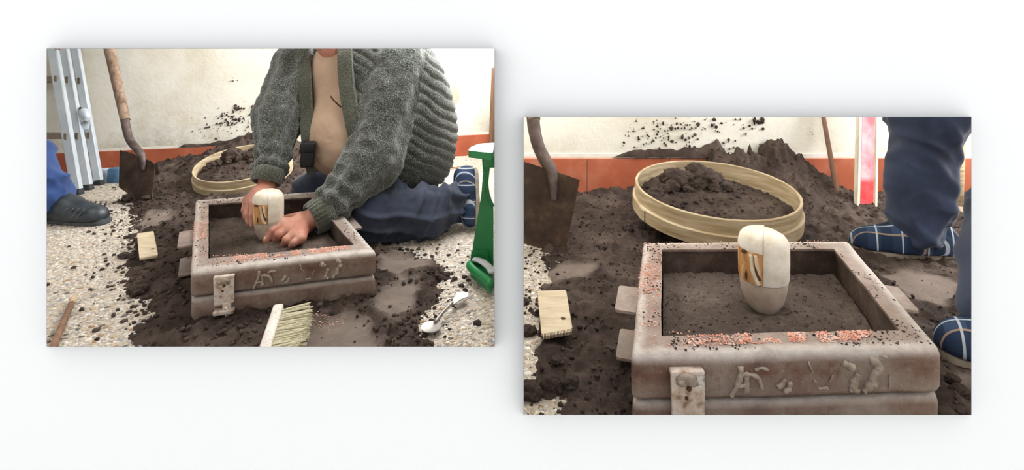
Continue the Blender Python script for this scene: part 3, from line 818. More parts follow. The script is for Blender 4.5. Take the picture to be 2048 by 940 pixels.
# ---------------------------------------------------------------- moulding boxes (flasks)
def flask(tag, OUT, INN, z0, zt, words):
    """OUT / INN: FL, FR, BR, BL corners (xy) of outer and inner outline of the top"""
    OUT = np.array(OUT, float); INN = np.array(INN, float)
    H = zt - z0; zs = z0 + H * .49
    def ringline(blend, grow=0.0, nE=14):
        C = OUT * (1 - blend) + INN * blend
        if grow:
            m = C.mean(0); C = C + (C - m) / np.linalg.norm(C - m, axis=1)[:, None] * grow
        r = .012 * (1 - blend) + .003 * blend; out = []
        for i in range(4):
            a, b, c = C[i - 1], C[i], C[(i + 1) % 4]
            p, q = b + unit(a - b) * r, b + unit(c - b) * r
            for t in (0, .33, .66, 1): out.append((1 - t) ** 2 * p + 2 * t * (1 - t) * b + t * t * q)
            q2 = c + unit(b - c) * r
            for k in range(1, nE): out.append(q + (q2 - q) * k / nE)
        return np.array(out)
    def frame(prof):
        V = []; W = []
        for bl, z, w in prof:
            L = ringline(bl); V.append(np.column_stack([L, np.full(len(L), z)])); W.append(np.full(len(L), w))
        n = len(V[0]); m = len(prof); F = []
        for i in range(m):
            for j in range(n):
                k = (j + 1) % n; a = (i + 1) % m
                F.append([i * n + j, i * n + k, a * n + k, a * n + j])
        V = np.vstack(V); V = V + .0012 * np.stack([vnoise(V, 22), vnoise(V + 5, 22), vnoise(V + 9, 22)], 1)
        return (V, F), np.concatenate(W)
    up, w = frame([(.05, zs + .003, .0), (0, zs + .009, .25), (0, zt - .03, .0), (0, zt - .016, .1), (.0, zt - .012, .35), (.05, zt - .005, .9), (.13, zt - .001, 1), (.24, zt, .9), (.5, zt, .35), (1, zt, .3), (1, zt - .004, .1), (1, zt - .007, 0), (.94, zt - .009, 0), (.94, zs + .004, 0), (.8, zs + .003, 0)])
    ou = empty('upper_moulding_box', (*OUT.mean(0), zs), 'rust-brown steel moulding frame with weld marks, upper one ' + words, 'moulding box')
    o = obj('frame', up, 'flask', ou, auto=50); fattr(o, 'wear', w); fattr(o, 'inner_tone', np.repeat([0] * 10 + [.25, 1, 1, 1, 1], len(w) // 15))
    lo, w = frame([(.03, z0, 0), (.03, z0 + .02, .1), (.03, zs - .016, .15), (.08, zs - .007, .7), (.18, zs - .004, .8), (.9, zs - .004, 0), (.9, z0, 0)])
    ol = empty('lower_moulding_box', (*OUT.mean(0), z0), 'rust-brown steel moulding frame, lower one ' + words, 'moulding box')
    o = obj('frame', lo, 'flask', ol, auto=50); fattr(o, 'wear', w)
    FLc, FRc, BRc, BLc = OUT
    e = unit([*(FRc - FLc), 0]); n = np.array([e[1], -e[0], 0]); Lf = np.linalg.norm(FRc - FLc)
    def fp(s, t, out=0.0):                              # s along the front, t down from the top
        return np.array([*FLc, zt]) + e * s * Lf + np.array((0, 0, -t * (H * .5))) + n * out
    Z = np.array((0, 0, 1.))
    # side lugs
    sd = unit([*(BLc - FLc), 0]); so = np.array([-sd[1], sd[0], 0]); Ls = np.linalg.norm(BLc - FLc)
    if so @ e > 0: so = -so
    def lug(s, w, d, z, par, base, dirv, outv):
        c0 = np.array([*base, z])
        P = [c0 + dirv * (s - w / 2) - outv * .006, c0 + dirv * (s - w / 2) + outv * d, c0 + dirv * (s + w / 2) + outv * d, c0 + dirv * (s + w / 2) - outv * .006]
        if np.cross(P[1] - P[0], P[2] - P[1])[2] > 0: P = P[::-1]
        o = obj('side_lug', prism(rounded(P, .008)[::-1], (0, 0, -.005)), 'flask', par, smooth=False)
        return fattr(o, 'wear', np.full(len(o.data.vertices), .35))
    lw = .15 if Ls > .6 else .10
    lug(.47 * Ls, lw, .040, zt - .020, ou, FLc, sd, so)
    lug(.47 * Ls, lw, .038, z0 + .030, ol, FLc, sd, so)
    rd = unit([*(BRc - FRc), 0]); ro = np.array([rd[1], -rd[0], 0])
    lug(.47 * np.linalg.norm(BRc - FRc), lw, .034, zt - .020, ou, FRc, rd, ro)
    # clamp on the front
    cp = [fp(.118, .30, .012), fp(.222, .27, .012), fp(.222, 1.30, .012), fp(.122, 1.36, .012)]
    o = obj('clamp_plate', prism(rounded(cp, .004), n * -.005), 'clamp', ou, smooth=False)
    obj('clamp_top', box(fp(.17, .31, .006), e * .0245 * Lf / .47, n * .007, Z * .004, .002), 'clamp', ou)
    obj('weld_blob', join(blob(fp(.165, .42, .013), .012, 3, 2, .4, 5, (1.4, .5, .8)), blob(fp(.18, .5, .012), .008, 5, 2, .4, 5, (1.4, .5, .8)), blob(fp(.15, .46, .012), .008, 8, 2, .4, 5)), 'weld', ou)
    obj('rivet', join(blob(fp(.172, .62, .013), .004, 1, 2, .2), blob(fp(.165, .82, .013), .0028, 2, 2, .2)), 'crack', ou)
    obj('clamp_foot', box(fp(.172, 1.60, .012), e * .0245, n * .011, Z * .0055, .002), 'clamp', ol)
    obj('clamp_foot', box(fp(.185, 1.46, .006), e * .010, n * .008, Z * .012, .002), 'clamp', ol)
    obj('wedge_pin', tube([fp(.186, 1.38, .017), fp(.188, 1.95, .017)], .0042, 8), 'clamp', ol)
    # weld-bead marks on the front (raised, uneven strokes)
    strokes = [[(1476, 729), (1476, 745), (1470, 762), (1461, 778), (1459, 784)], [(1470, 766), (1490, 764)], [(1476, 745), (1492, 744), (1508, 748), (1516, 760), (1518, 769)], [(1487, 747), (1488, 778)], [(1505, 737), (1518, 733), (1530, 736)],
               [(1565, 752), (1558, 762), (1550, 768)], [(1574, 758), (1572, 770), (1560, 774)],
               [(1612, 720), (1615, 732), (1622, 742)], [(1660, 744), (1654, 757)], [(1622, 756), (1626, 758)], [(1630, 770), (1648, 768)],
               [(1680, 722), (1690, 727), (1699, 731)], [(1709, 741), (1703, 756), (1700, 768), (1710, 774)], [(1700, 768), (1695, 774)],
               [(1735, 718), (1748, 722), (1750, 734), (1741, 746), (1738, 756), (1744, 762)], [(1738, 756), (1726, 770), (1722, 775)], [(1755, 710), (1768, 712)], [(1775, 744), (1774, 770)]]
    heavy = [.0030, .0022, .0026, .0030, .0018, .0030, .0026, .0010, .0014, .0016, .0018, .0042, .0036, .0028, .0044, .0040, .0012, .0008]
    gs = []
    for st, r in zip(strokes, heavy):
        P = []
        for u, v in st:
            s = (u - 1262) / 620; top = 712 - 15 * s; P.append(fp(s, (v - top) / (83 - 2 * s), .001))
        P = catmull(P, 5); Rr = 1.35 * r * (1 + .35 * vnoise(P * 1.0 + r * 999, 240))
        V, F = tube(P, Rr, 8, up=n); V = V + .0011 * np.stack([vnoise(V, 210), vnoise(V + 3, 210), vnoise(V + 6, 210)], 1)
        gs.append((V, F))
    obj('weld_marks', join(*gs), 'weld', ou)['kind'] = 'stuff'
    # sand rammed inside
    zs_ = z0 + .08; nI = 110; V = []; 
    for i in range(nI):
        for j in range(nI):
            a, b = i / (nI - 1), j / (nI - 1)
            V.append((1 - b) * ((1 - a) * INN[0] + a * INN[1]) + b * ((1 - a) * INN[3] + a * INN[2]))
    V = np.array(V); m = INN.mean(0); V = m + (V - m) * .985
    return dict(ou=ou, ol=ol, V=V, nI=nI, zs=zs_, fp=fp, e=e, n=n, OUT=OUT, INN=INN, zt=zt, Lf=Lf, so=so, sd=sd, Ls=Ls)
def flask_sand(fk, pat, label):
    V = fk['V']; nI = fk['nI']; P = np.column_stack([V, np.full(len(V), fk['zs'])])
    d = np.hypot(V[:, 0] - pat[0], V[:, 1] - pat[1])
    z = fk['zs'] + .005 * fbm(P, 14, 3) + .005 * np.maximum(0, ridge(P, 36, 3)) ** 2 + .004 * fbm(P, 80, 3) + .008 * np.exp(-(d / .12) ** 2) - .010 * np.exp(-(d / .04) ** 2)
    z += .004 * np.exp(-((d - .055) / .018) ** 2) * (1 + vnoise(P, 60))
    I = np.arange(nI * nI).reshape(nI, nI)
    q = np.stack([I[:-1, :-1].ravel(), I[1:, :-1].ravel(), I[1:, 1:].ravel(), I[:-1, 1:].ravel()], 1)
    o = obj('rammed_sand', (np.column_stack([V, z]), q), 'sand'); fattr(o, 'dry', np.clip(.22 + .25 * fbm(P, 9, 3), 0, 1))
    props(o, label, 'sand', None, 'stuff')
    k = rng.integers(len(V), size=1500); q = np.column_stack([V[k] + rng.normal(0, .003, (len(k), 2)), z[k]])
    k2 = rng.integers(4, size=1100); t = rng.random(1100)[:, None]; b = rng.uniform(.2, 1, 1100)[:, None]
    O, N_ = fk['OUT'], fk['INN']
    pr_ = (O[k2] + t * (O[(k2 + 1) % 4] - O[k2])) * (1 - b) + (N_[k2] + t * (N_[(k2 + 1) % 4] - N_[k2])) * b
    keep = vnoise(np.column_stack([pr_, pr_[:, 0] * 0]), 22) > -.15; pr_ = pr_[keep]
    q = np.vstack([q, np.column_stack([pr_, np.full(len(pr_), fk['zt'] + .0006)])])
    o = obj('box_crumbs', scatter(q, .0007 + .0020 * rng.random(len(q)) ** 3, ICO, (1, 1, .7), .3), 'sand_damp')
    return props(o, 'fine crumbs on ' + label.replace('rammed ', ''), 'sand', None, 'stuff')
def pattern(c, r, h, label, turn):
    """turned wooden plug: split upper body in two halves, narrower rounded foot"""
    root = empty('wooden_pattern', c, label, 'pattern')
    top = [(.0, 1.0), (.30, 1.0), (.60, .99), (.80, .965), (.92, .925), (.975, .87), (1.0, .78), (1.0, .62), (.985, .46), (.95, .42)]
    low = [(.945, .415), (.93, .36), (.87, .26), (.76, .16), (.60, .075), (.44, .025), (.34, .008), (.30, -.03), (.0, -.03)]
    # seam faces the viewer (towards -Y, a little left of the axis)
    s = -math.pi / 2 + turn; g = .012
    tp = [(a * r, b * h) for a, b in top] + [(0, .42 * h)]
    tp = tp[::-1]
    V, F = lathe(tp, c, 40, s + g, s + math.pi - .05); V[:, 2] -= np.maximum(0, (V[:, 0] - c[0])) * .10 * (V[:, 2] > c[2] + .9 * h)
    obj('upper_half', (V, F), 'pattern_white', root, auto=40)
    V, F = lathe(tp, c, 40, s + math.pi - .05 + g, s + 2 * math.pi - g)
    o = obj('upper_half', (V, F), 'pattern_bare', root, auto=40); o['label'] = 'bare brown wooden half with worn paint'
    cap_ = [(a * r * 1.012, b * h + .0006) for a, b in [(0, 1.0), (.30, 1.0), (.60, .99), (.80, .965), (.92, .925), (.975, .87), (1.0, .82), (1.0, .79)]]
    bt = [(a * r, b * h) for a, b in [(.98, .79), (.9, .86), (0, .9)]]
    V, F = lathe((cap_ + bt)[::-1], c, 36, s + math.pi - .05 + g, s + 2 * math.pi - g)
    obj('painted_crown', (V, F), 'pattern_white', root, auto=40)
    obj('core', lathe([(0, .43 * h), (r * .93, .43 * h), (r * .955, .5 * h), (r * .955, .80 * h), (r * .85, .9 * h), (0, .95 * h)], c, 32), 'crack', root)
    obj('lower_body', lathe([(a * r, b * h) for a, b in low][::-1] + [(.0, .415 * h)], c, 48), 'pattern_grey', root, auto=40)
    # splinters of the split beside the seam
    def wall_pt(da, t, k=1.0): a = s + da; return np.asarray(c) + (r * k * math.cos(a), r * k * math.sin(a), t * h)
    obj('splinter', tube(catmull([wall_pt(-.50, .76, .985), wall_pt(-.42, .62, .99), wall_pt(-.30, .50, .985), wall_pt(-.16, .43, .97)], 5), [.0035] * 6 + [.005] * 6 + [.0045] * 4, 8), 'pattern_splinter', root)
    obj('splinter', tube(catmull([wall_pt(-.30, .77, .975), wall_pt(-.24, .64, .975), wall_pt(-.14, .54, .97)], 5), [.004] * 6 + [.003] * 5, 8), 'pattern_splinter', root)
    obj('crack', tube(catmull([wall_pt(-.35, .77, 1.0), wall_pt(-.31, .66, 1.012), wall_pt(-.22, .56, 1.012), wall_pt(-.1, .49, 1.005)], 5), [.0016] * 8 + [.0024] * 8, 6), 'crack', root)
    obj('knot', blob(wall_pt(-.80, .772, .97), .007, 4, 2, .25, 4, (1.2, 1, .55)), 'crack', root)
    obj('knot', blob(wall_pt(-.70, .50, .985), .0028, 6, 2, .25, 4, (1, 1, 3.6)), 'crack', root)
    return root
def chips(fk, label, spots, extra=()):
    """pink granules strewn on the rim: list of (s0,s1,t_inner range, n) on the front, then world-space extras"""
    C = []
    FL, FR, BR, BL = fk['OUT']; iFL, iFR, iBR, iBL = fk['INN']
    for s0, s1, b0, b1, n in spots:
        s = rng.uniform(s0, s1, n); b = rng.uniform(b0, b1, n)
        k = vnoise(np.column_stack([s * fk['Lf'], b * .05, b * 0]), 45) > -.25
        s, b = s[k], b[k]
        A = FL + s[:, None] * (FR - FL); B = iFL + ((s - .09) / .83)[:, None] * (iFR - iFL)
        p = A + b[:, None] * (B - A); C += [(x, y, fk['zt'] + .0012) for x, y in p]
    for s0, s1, b0, b1, n in extra:                     # on the left rim
        s = rng.uniform(s0, s1, n); b = rng.uniform(b0, b1, n)
        A = FL + s[:, None] * (BL - FL); B = iFL + s[:, None] * (iBL - iFL)
        p = A + b[:, None] * (B - A); C += [(x, y, fk['zt'] + .0012) for x, y in p]
    C = np.array(C); r = rng.uniform(.0009, .0024, len(C))
    return C, r
def chips_obj(C, r, label):
    o = obj('pink_granules', scatter(C, r, None, (1, .8, .6), .4), 'chips', smooth=False); return props(o, label, 'granules', None, 'stuff')

T2 = lambda u, v, z: G(u, v, z)[:2]
zt = .1416
fkL = flask('left', [T2(381, 543, zt), T2(754, 502, zt), T2(645, 381, zt), T2(391, 399, zt)], [T2(417, 517, zt), T2(708, 490, zt), T2(622, 395, zt), T2(417, 408, zt)], 0.004, zt, 'beside the kneeling man')
ztr = ZR + .142
fkR = flask('right', [T2(1262, 712, ztr), T2(1884, 697, ztr), T2(1697, 480, ztr), T2(1286, 484, ztr)], [T2(1322, 672, ztr), T2(1800, 660, ztr), T2(1668, 497, ztr), T2(1324, 499, ztr)], ZR + .004, ztr, 'in front of the standing legs')
pc = G(537, 482, .082); pcR = G(1527, 625, ZR + .08)
flask_sand(fkL, pc, 'dark sand rammed inside the moulding box under the man\'s hands')
flask_sand(fkR, pcR, 'dark sand rammed inside the moulding box with the unheld pattern')
pattern(pc, .0475, .170, 'pale cracked wooden pattern plug held between the kneeling man\'s hands', .42)
pattern(pcR, .0465, .166, 'pale cracked wooden pattern plug standing alone upright in the boxed sand', -.48)
C, r = chips(fkL, '', [(.22, .88, .45, 1.0, 900), (.35, .85, .55, 1.0, 500), (.1, .3, .3, 1.2, 120)], [(.32, .6, -.02, .9, 200), (.05, .9, .05, .9, 160)])
w = G(630, 636, .03); C2 = np.column_stack([rng.normal(w[0], .035, 160), rng.normal(w[1], .012, 160), np.zeros(160)]); C2[:, 2] = hl(C2[:, 0], C2[:, 1])[0] + .001
lz = fkL['zt'] - .07 + .014
b = np.array([*fkL['OUT'][0], 0]) + fkL['sd'] * fkL['Ls'] * .30 + fkL['so'] * .018
C3 = np.column_stack([rng.normal(b[0], .012, 90), rng.normal(b[1], .03, 90), np.full(90, .0735 + .0105)])
C4 = np.column_stack([rng.uniform(-.95, -.55, 70), rng.uniform(1.5, 1.95, 70), np.full(70, .089)])
chips_obj(np.vstack([C, C2]), np.concatenate([r, rng.uniform(.001, .0026, 160)]), 'pink granules strewn on the box rim beside the kneeling man')
C, r = chips(fkR, '', [(.18, .82, .42, 1.0, 900), (.35, .8, .5, 1.0, 700), (.05, .2, .3, 1.2, 100)], [(.42, .72, -.02, .95, 260), (.1, 1.0, .05, .9, 420)])
FLr, FRr, BRr, BLr = fkR['OUT']; n = 260
s = rng.uniform(0, .95, n)[:, None]; p = BLr + s * (BRr - BLr) + rng.uniform(-.028, -.002, n)[:, None] * np.array((0, 1)); C2 = np.column_stack([p, np.full(n, ztr + .001)])
q = np.column_stack([rng.uniform(.33, .62, 120), rng.uniform(.86, 1.12, 120), np.full(120, ZR + .087)])
k = fkR['V'][rng.integers(len(fkR['V']), size=150)]; q = np.column_stack([k, np.full(150, ZR + .086)])
chips_obj(np.vstack([C, C2, q]), np.concatenate([r, rng.uniform(.0007, .0017, n + 150)]) * .85, 'pink granules strewn on the box rim with the unheld pattern')

# ---------------------------------------------------------------- sieves
def sieve(cu, cv, R, Y, tilt, hgt, label, slabel, clabel, cgroup, seed, sfill, clod_list):
    c = Q(cu, cv, Y); a = math.radians(tilt)
    X = np.array((1., 0, 0)); Yv = np.array((0, math.cos(a), math.sin(a))); Zv = np.array((0, -math.sin(a), math.cos(a)))
    root = empty('round_sieve', c - Zv * hgt, label, 'sieve')
    ax = (X, Yv, Zv)
    obj('hoop', lathe([(R - .008, -hgt * .98), (R, -hgt * .98), (R, -.002), (R - .002, 0), (R - .006, 0), (R - .008, -.002)], c, 96, axis=ax, close=True), 'hoop', root, auto=40)
    obj('outer_band', lathe([(R + .0002, -hgt), (R + .007, -hgt), (R + .0075, -hgt * .55), (R + .005, -hgt * .52), (R + .0002, -hgt * .52)], c, 96, axis=ax, close=True), 'hoop', root, auto=40)
    aj = math.pi * 1.06
    lap = lathe([(R + .0076, -hgt * .98), (R + .0105, -hgt * .98), (R + .0105, -hgt * .57), (R + .0076, -hgt * .57)], c, 6, aj, aj + .12, axis=ax, close=True)
    obj('lap_joint', lap, 'hoop', root, smooth=False)
    obj('screen', lathe([(0, -hgt * .9), (R - .008, -hgt * .9), (R - .008, -hgt * .87), (0, -hgt * .87)], c, 64, axis=ax), 'rung', root)
    # sand in it
    n = 46; V = []; F = []
    rr = np.linspace(0, R - .0085, 26); na = 90; V = [c + Zv * 0]; pts = [(0., 0.)]
    for q in rr[1:]:
        for k in range(na):
            t = k / na * 2 * math.pi; pts.append((q * math.cos(t), q * math.sin(t)))
    pts = np.array(pts); P3 = np.column_stack([pts, np.full(len(pts), seed)])
    lvl = -hgt * sfill + .010 * fbm(P3, 12, 3) + .010 * np.maximum(0, ridge(P3, 30, 3)) + .022 * np.exp(-((pts[:, 0] + .05) ** 2 + (pts[:, 1] - .12) ** 2) / .02) - .012 * sstep(.6 * R, R, np.hypot(*pts.T)) + .004 * fbm(P3, 90, 2)
    V = c + pts[:, :1] * X + pts[:, 1:] * Yv + lvl[:, None] * Zv
    F = [[0, 1 + k, 1 + (k + 1) % na] for k in range(na)]
    for i in range(len(rr) - 2):
        for k in range(na):
            k2 = (k + 1) % na; a0 = 1 + i * na; F.append([a0 + k, a0 + na + k, a0 + na + k2, a0 + k2])
    o = obj('sieve_sand', (V, F), 'sand_damp'); props(o, slabel, 'sand', None, 'stuff')
    def lv(x, y):
        i = np.argmin((pts[:, 0] - x) ** 2 + (pts[:, 1] - y) ** 2); return lvl[i]
    for i, (x, y, r) in enumerate(sorted(clod_list)):
        p = c + X * x * R + Yv * y * R + Zv * (lv(x * R, y * R) + r * .45)
        props(obj('sand_clod', blob(p, r, seed + i, 4, .6, 4.5, (1.1, 1, .9)), 'sand_damp'), ORD[i] + clabel, 'clod', cgroup)
    m = 420; t = rng.uniform(0, 6.28, m); q = (R - .02) * np.sqrt(rng.random(m)); C = []
    for x, y in zip(q * np.cos(t), q * np.sin(t)): C.append(c + X * x + Yv * y + Zv * (lv(x, y) + .001))
    o = obj('sieve_crumbs', scatter(C, .002 + .007 * rng.random(m) ** 3, ICO, (1, 1, .8), .3), 'sand_damp'); props(o, slabel.replace('dark sand', 'loose sand crumbs'), 'sand', None, 'stuff')
    return root
CL = [(-.42, .32, .042), (-.30, .36, .030), (-.52, .22, .022), (.12, .42, .044), (.28, .52, .036), (.02, .30, .026), (-.08, .30, .022), (-.72, -.02, .024), (-.62, .08, .022), (-.80, -.12, .016), (-.2, .2, .02), (.4, .35, .02), (-.4, .1, .016), (.1, .15, .014)]
sieve(486, 323, .228, 2.62, 13.0, .074, 'wooden hoop sieve full of dark sand behind the kneeling man\'s arm', 'dark sand heaped in the sieve behind the kneeling man\'s arm', ' rounded sand clod from the left in the smaller sieve', 'clods in the sieve behind the kneeling man', 3, .5, CL)
sieve(1429, 372, .249, 1.62, 6.6, .085, 'large wooden hoop sieve full of dark sand behind the unheld pattern', 'dark sand heaped in the large sieve behind the unheld pattern', ' rounded sand clod from the left in the large sieve', 'clods in the sieve behind the unheld pattern', 31, .62,
      [(-.40, .36, .042), (-.28, .40, .034), (-.48, .22, .026), (.02, .36, .040), (.12, .50, .034), (-.02, .56, .036), (.18, .40, .026), (-.12, .26, .024), (-.72, .10, .022), (-.62, .16, .02), (-.80, .0, .02), (.08, .2, .018), (-.3, .15, .016), (.3, .25, .014)])

# ---------------------------------------------------------------- shovels
def shovel(blade, socket, sr, handle, hr_, label, ridge_to):
    """blade: TL,TR,BR,BL points"""
    TL, TR, BR, BL = [np.asarray(p) for p in blade]
    root = empty('shovel', (BR + BL) / 2, label, 'shovel')
    n = 15; N = unit(np.cross(TR - TL, BL - TL)); 
    if N[1] > 0: N = -N
    V = []
    for i in range(n):
        for j in range(n):
            a, b = i / (n - 1), j / (n - 1)
            p = (1 - b) * ((1 - a) * TL + a * TR) + b * ((1 - a) * BL + a * BR)
            x = 2 * a - 1
            p = p + N * (.028 * x * x * (1 - .5 * b) - .012) 
            if abs(x) < .5: p = p + N * .012 * math.cos(x * math.pi) * max(0, 1 - b * 1.6)
            edge = .018 * (1 - x * x) * sstep(.75, 1, b); p = p + (BL - TL) / np.linalg.norm(BL - TL) * edge
            if b < .12: p = p + (TL - BL) * .0
            V.append(p)
    V = np.array(V); V2 = V - N * .003; F = []
    m = n * n
    for i in range(n - 1):
        for j in range(n - 1):
            a = [i * n + j, (i + 1) * n + j, (i + 1) * n + j + 1, i * n + j + 1]
            F.append(a[::-1]); F.append([m + k for k in a])
    rim = [i * n for i in range(n)] + [(n - 1) * n + j for j in range(1, n)] + [i * n + n - 1 for i in range(n - 2, -1, -1)] + [j for j in range(n - 2, 0, -1)]
    for k in range(len(rim)):
        a, b = rim[k], rim[(k + 1) % len(rim)]; F.append([a, b, m + b, m + a])
    obj('blade', (np.vstack([V, V2]), F), 'shovel_rust', root, auto=50)
    P = catmull(socket, 6); t = np.linspace(0, 1, len(P))
    obj('socket', tube(P, np.interp(t, np.linspace(0, 1, len(sr)), sr), 14), 'shovel_socket', root, auto=50)
    obj('handle', tube(handle, hr_, 14), 'handle_wood', root, auto=50)
    return root
h0, h1 = Q(249, 232, 2.50), Q(219, 98, 2.64)
shovel([Q(246, 300, 2.44), Q(316, 329, 2.38), Q(304, 408, 2.335), Q(238, 374, 2.41)],
       [h0, Q(252, 252, 2.48), Q(259, 278, 2.45), Q(272, 296, 2.425), Q(284, 312, 2.40), Q(287, 340, 2.388)], [.019, .019, .018, .018, .015, .008],
       [h0 - (h1 - h0) * .06, h0 + (h1 - h0) * .5, h1, h0 + (h1 - h0) * 1.9], [.0215, .0235, .025, .025], 'rusty shovel leaning on the wall beside the aluminium ladder', 1)
h0, h1 = Q(1066, 232, 1.60), Q(1050, 150, 1.68)
shovel([Q(1012, 312, 1.57), Q(1160, 359, 1.52), Q(1132, 497, 1.50), Q(1012, 470, 1.53)],
       [h0, Q(1068, 255, 1.585), Q(1076, 290, 1.57), Q(1090, 320, 1.555), Q(1104, 345, 1.535), Q(1108, 400, 1.515)], [.0215, .0205, .0195, .020, .018, .008],
       [h0 - (h1 - h0) * .1, h1, h0 + (h1 - h0) * 4.2], [.0215, .0235, .024], 'rusty shovel standing in the sand before the tiled skirting', 1)
# ---------------------------------------------------------------- people
def C_(a, b, ra, rb, *k): return ('c', np.asarray(a, float), np.asarray(b, float), ra, rb, *k)
def E_(c, r, *k): return ('e', np.asarray(c, float), np.asarray(r, float), *k)
def head_prims(c, f, up=(0, 0, 1)):
    """skull, jaw, nose, ears, brow, lips: c = head centre, f = facing"""
    f, s, u = frame_of(f, up); c = np.asarray(c, float)
    return [E_(c + u * .02, (.078, .085, .095)), C_(c - u * .05 + f * .03, c - u * .085 + f * .055, .05, .03, .03),
            C_(c + f * .082 + u * .005, c + f * .108 - u * .025, .009, .013, .012), C_(c + f * .08 - u * .055 + s * .018, c + f * .08 - u * .055 - s * .018, .008, .008, .01),
            E_(c + s * .08 - u * .005, (.012, .022, .032), .01), E_(c - s * .08 - u * .005, (.012, .022, .032), .01)], (f, s, u)
def head_parts(c, fr, root, hair):
    f, s, u = fr; c = np.asarray(c, float)
    obj('hair', flesh([E_(c + u * .042 - f * .018, (.083, .087, .085)), E_(c - f * .05 - u * .02, (.06, .045, .06))], .03, .009), hair, root)
    for k in (1, -1): obj('eye', blob(c + f * .079 + u * .012 + s * k * .032, .011, 1, 2, 0), 'pattern_white', root)
def finger(P, r0, r1):
    """knuckle chain as capsules"""
    P = [np.asarray(p) for p in P]; n = len(P) - 1; out = []
    for i in range(n):
        a, b = r0 + (r1 - r0) * i / n, r0 + (r1 - r0) * (i + 1) / n
        out.append(C_(P[i], P[i + 1], a, b, .004))
    return out
def relaxed_hand(w, d, palm_n):
    """hanging hand: wrist w, direction d, palm normal"""
    d, s, u = frame_of(d, palm_n); pr = []
    for k, (o, l) in enumerate([(.030, .078), (.010, .086), (-.010, .080), (-.029, .064)]):
        kn = w + d * .085 + s * o
        pr.append(C_(w + d * .01, kn, .02, .013, .012))
        pr += finger([kn, kn + d * l * .5 + u * .006, kn + d * l * .85 + u * .022], .010, .0075)
    b = w + d * .02 + s * .02
    pr += [C_(b, b + s * .025 + d * .035, .017, .012, .012)] + finger([b + s * .025 + d * .035, b + s * .035 + d * .07 + u * .01], .0115, .009)
    return pr
def mesh_of(prims, k, res, it=2): return flesh(prims, k, res, None, None, it)
def aniso(d, s1, s2):
    """coordinates stretched across direction d for folds"""
    d, a, b = frame_of(d); M = np.stack([d * s1, a * s2, b * s2], 0); return lambda P: P @ M.T

def shoe(heel, toe, z0, w, h, root, upper, sole, name, laces=False, up=None, roll=None):
    heel = np.asarray(heel, float); toe = np.asarray(toe, float)
    f = unit(toe - heel); L = np.linalg.norm(toe - heel)
    if up is None: up = np.array((0, 0, 1.))
    up = unit(up - f * (up @ f)); s = np.cross(f, up)
    W = lambda x, y, z: heel + f * x * L + s * y + up * z
    st = .018
    prims = [C_(W(.17, 0, h * .62), W(.42, 0, h * .55), w * .40, w * .44), C_(W(.42, 0, h * .5), W(.83, 0, h * .26), w * .44, w * .36), C_(W(.16, 0, h * .3), W(.5, 0, h * .3), w * .42, w * .45), C_(W(.5, .004, h * .25), W(.82, .004, h * .22), w * .46, w * .40)]
    cut = lambda P: np.maximum(st - (P - heel) @ up, (P - heel) @ up - h)
    V, F = flesh(prims, .03, .006, None, cut, 2)
    o = obj(name, (V, F), upper, root)
    pts = []
    for t in np.linspace(0, 2 * math.pi, 40, endpoint=False):
        x = .5 + .5 * math.cos(t); ww = w * (.47 if x > .5 else .43) * (abs(math.sin(t)) ** .62) * (1 - .10 * math.exp(-((x - .42) / .14) ** 2))
        pts.append(W(.0 + x * 1.0, ww * (1 if math.sin(t) > 0 else -1), 0))
    g = prism(pts, up * (st + .004)); bm = bmesh.new()
    vs_ = [bm.verts.new(v) for v in g[0]]
    for fc in g[1]: bm.faces.new([vs_[i] for i in fc])
    bmesh.ops.recalc_face_normals(bm, faces=bm.faces[:])
    eg = [e for e in bm.edges if len(e.link_faces) == 2 and e.calc_face_angle(0) > 1.2]
    bmesh.ops.bevel(bm, geom=eg, offset=.005, segments=2, affect='EDGES')
    obj('sole', bm_geo(bm), sole, o, auto=40)
    if laces:
        for k in range(4):
            for sg in (-1, 1):
                x = .50 + k * .075; P = [W(x + .10 * t_ , sg * w * (.49 - .05 * t_), st + .008 + (h * .42) * t_) for t_ in np.linspace(0, 1, 6)]
                obj('side_stripe', tube(P, .003, 6), 'grey_sole', o)
        for k in range(5):
            x = .40 + k * .07; zz = h * (.93 - .42 * (x - .36) / .45)
            P = [W(x - .015, y, zz + .012 - (y / .030) ** 2 * .012) for y in np.linspace(-.03, .03, 7)]
            obj('lace', tube(P, .0032, 6, up=up), 'dark_rubber', o)
    return o
def leg_folds(amp, seed, d=(0, 0, 1)):
    mp = aniso(d, 1.0, .45)
    def f(P):
        q = mp(P) + seed
        w = q + .05 * np.stack([vnoise(q, 9), vnoise(q + 4, 9), vnoise(q + 8, 9)], 1)
        r0 = amp * 1.4 * (np.clip(ridge(w, 13, 2), 0, 1) ** 2.2 - .3) + amp * .7 * fbm(q, 6, 2)
        s1 = .5 + .5 * np.sin(2 * math.pi / .085 * (P @ unit((.75, .3, .55))) + 3.2 * vnoise(P + seed, 5))
        s2 = .5 + .5 * np.sin(2 * math.pi / .11 * (P @ unit((-.8, .2, .5))) + 3.2 * vnoise(P + seed + 7, 5))
        m = sstep(-.3, .35, vnoise(P + seed + 2, 4.5))
        return r0 + amp * 1.1 * (s1 ** 3 * m + s2 ** 3 * (1 - m) - .3)
    return f
